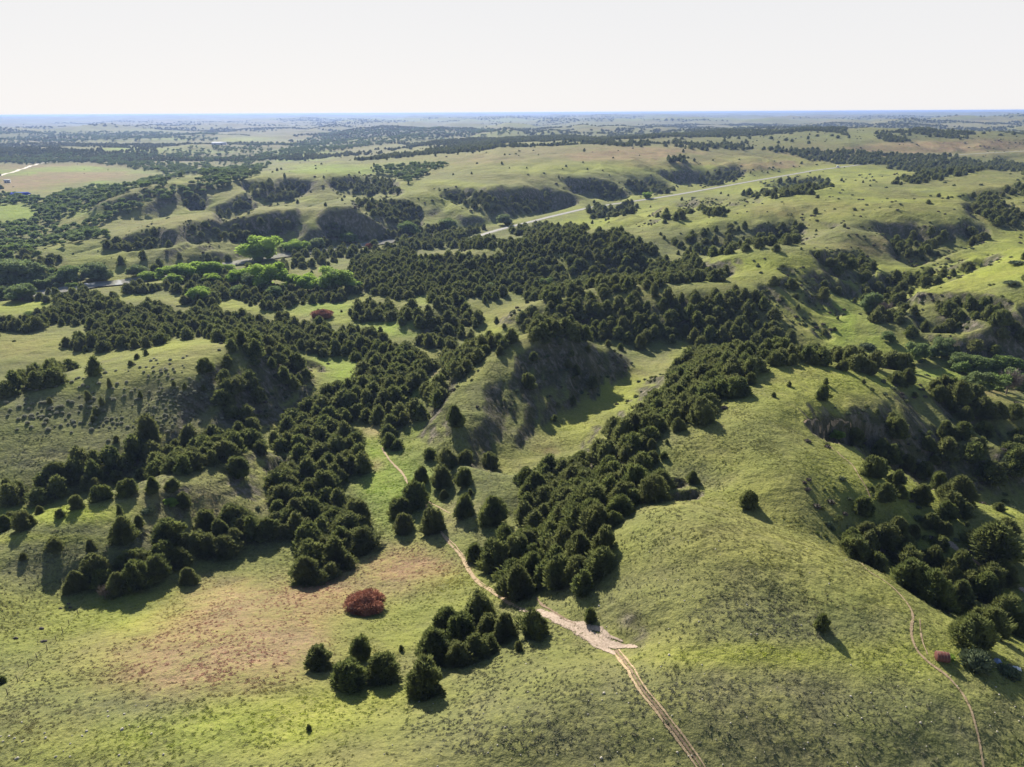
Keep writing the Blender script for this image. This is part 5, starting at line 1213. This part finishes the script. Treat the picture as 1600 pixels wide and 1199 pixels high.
# reddish bale
x, y, z = ground(1471, 1032); e = link('straw_bale', None, None, (x, y, z)); e.rotation_euler = (0, 0, math.radians(-14)); e.scale = (.85, .85, .85); tag(e, 'weathered rust-red round bale lying beside the thin right-hand trail', 'bale')
def cyl(r_, L_, ns, bulge, zc, wob):
    g = np.random.default_rng(3); V = []; st_ = [(-.5, .86), (-.47, .97), (-.2, 1), (.2, 1), (.47, .97), (.5, .86)]
    for sx, k__ in st_:
        for q in range(ns):
            a = 6.283 * q / ns; rr = r_ * k__ * (1 + g.uniform(-wob, wob)); V.append((sx * L_, rr * math.cos(a), max(zc + rr * math.sin(a) * .92, .02)))
    Q = [[i * ns + q, i * ns + (q + 1) % ns, (i + 1) * ns + (q + 1) % ns, (i + 1) * ns + q] for i in range(5) for q in range(ns)]
    V += [(-.5 * L_, 0, zc), (.5 * L_, 0, zc)]; n0 = 6 * ns
    T = [[(q + 1) % ns, q, n0] for q in range(ns)] + [[5 * ns + q, 5 * ns + (q + 1) % ns, n0 + 1] for q in range(ns)]
    return np.array(V), np.array(Q), np.array(T)
V, Q, T = cyl(.95, 2.1, 18, 0, .8, .04); A_ = Acc(); A_.add(V, Q, T); link('body', A_.mesh('body', M_RUST), e)
A_ = Acc()
for sx in (-.98, -.5, 0, .5, .98): A_.add(*tube([(sx, .99 * math.cos(a), .8 + .93 * math.sin(a)) for a in np.linspace(-.3, 3.44, 12)], [.02] * 12, 4))
link('twine', A_.mesh('twine', M_NET), e)
# blue tarp and pale junk in the shade of the draw
def sheet(name, px, py, w_, d_, hh, m, label, cat, seed, rz):
    x, y, z = ground(px, py); g = np.random.default_rng(seed); n = 9; u = np.linspace(-.5, .5, n); UU, VV = np.meshgrid(u, u, indexing='ij')
    Z_ = hh * (1 - 2.6 * (UU ** 2 + VV ** 2)) + g.uniform(-.12, .12, UU.shape); Z_ = np.maximum(Z_, .03 + g.uniform(0, .05, UU.shape))
    me = mesh_grid(name, UU * w_ + g.uniform(-.06, .06, UU.shape), VV * d_ + g.uniform(-.06, .06, UU.shape), Z_); me.materials.append(m)
    o = link(name, me, None, (x, y, z)); so = o.modifiers.new('thick', 'SOLIDIFY'); so.thickness = .03; o.rotation_euler = (0, 0, rz); tag(o, label, cat)
sheet('tarp', 1558, 1034, 1.1, .9, .5, M_TARP, 'crumpled pale blue tarp in the shade right of the grey-green bush', 'tarp', 5, .4)
sheet('scrap_sheet', 1588, 1045, 1.3, .7, .3, M_WHITE, 'bent white scrap sheet at the right edge beside the tarp', 'scrap', 6, -.5)
sheet('scrap_sheet', 1577, 1041, .7, .5, .25, M_NET, 'greyish scrap sheet between the tarp and the white sheet', 'scrap', 7, .2)
# old fence posts on the left slope
fp = [(12, 1086), (28, 1066), (45, 1042), (58, 1030), (74, 1016), (88, 1002), (98, 988), (108, 976), (122, 960)]
pw = [ground(*q) for q in fp]; e = link('wire_fence', None, None, pw[0]); tag(e, 'old wire fence running up the bottom left slope to the draw', 'fence')
for (x, y, z) in pw:
    A_ = Acc(); A_.add(*tube([(0, 0, -.2), (.03, .02, 1.25)], [.07, .055], 6)); o = link('post', A_.mesh('post', M_WOOD), e); o.location = (x - pw[0][0], y - pw[0][1], z - pw[0][2])
for zz in (.5, .85, 1.15):
    A_ = Acc(); A_.add(*tube([(x - pw[0][0], y - pw[0][1], z - pw[0][2] + zz) for (x, y, z) in pw], [.012] * len(pw), 4)); link('wire', A_.mesh('wire', M_WOOD), e)
HAZE = 6.5e-5
if HAZE:
    hm = bpy.data.materials.new('haze_air'); hm.use_nodes = True; t = hm.node_tree; t.nodes.clear()
    v = t.nodes.new('ShaderNodeVolumePrincipled'); v.inputs['Color'].default_value = (.31, .44, .80, 1); v.inputs['Density'].default_value = HAZE; v.inputs['Anisotropy'].default_value = .3
    o = t.nodes.new('ShaderNodeOutputMaterial'); t.links.new(v.outputs[0], o.inputs['Volume'])
    A_ = Acc(); RR = math.exp(U1) * 1.05; box(A_, (0, RR / 2 - 500, (float(H.min()) - 1 + CAMZ + 1.5) / 2), (2.2 * RR, RR + 6000, CAMZ + 2.5 - float(H.min())))
    hz = link('haze', A_.mesh('haze', hm)); hz['kind'] = 'stuff'
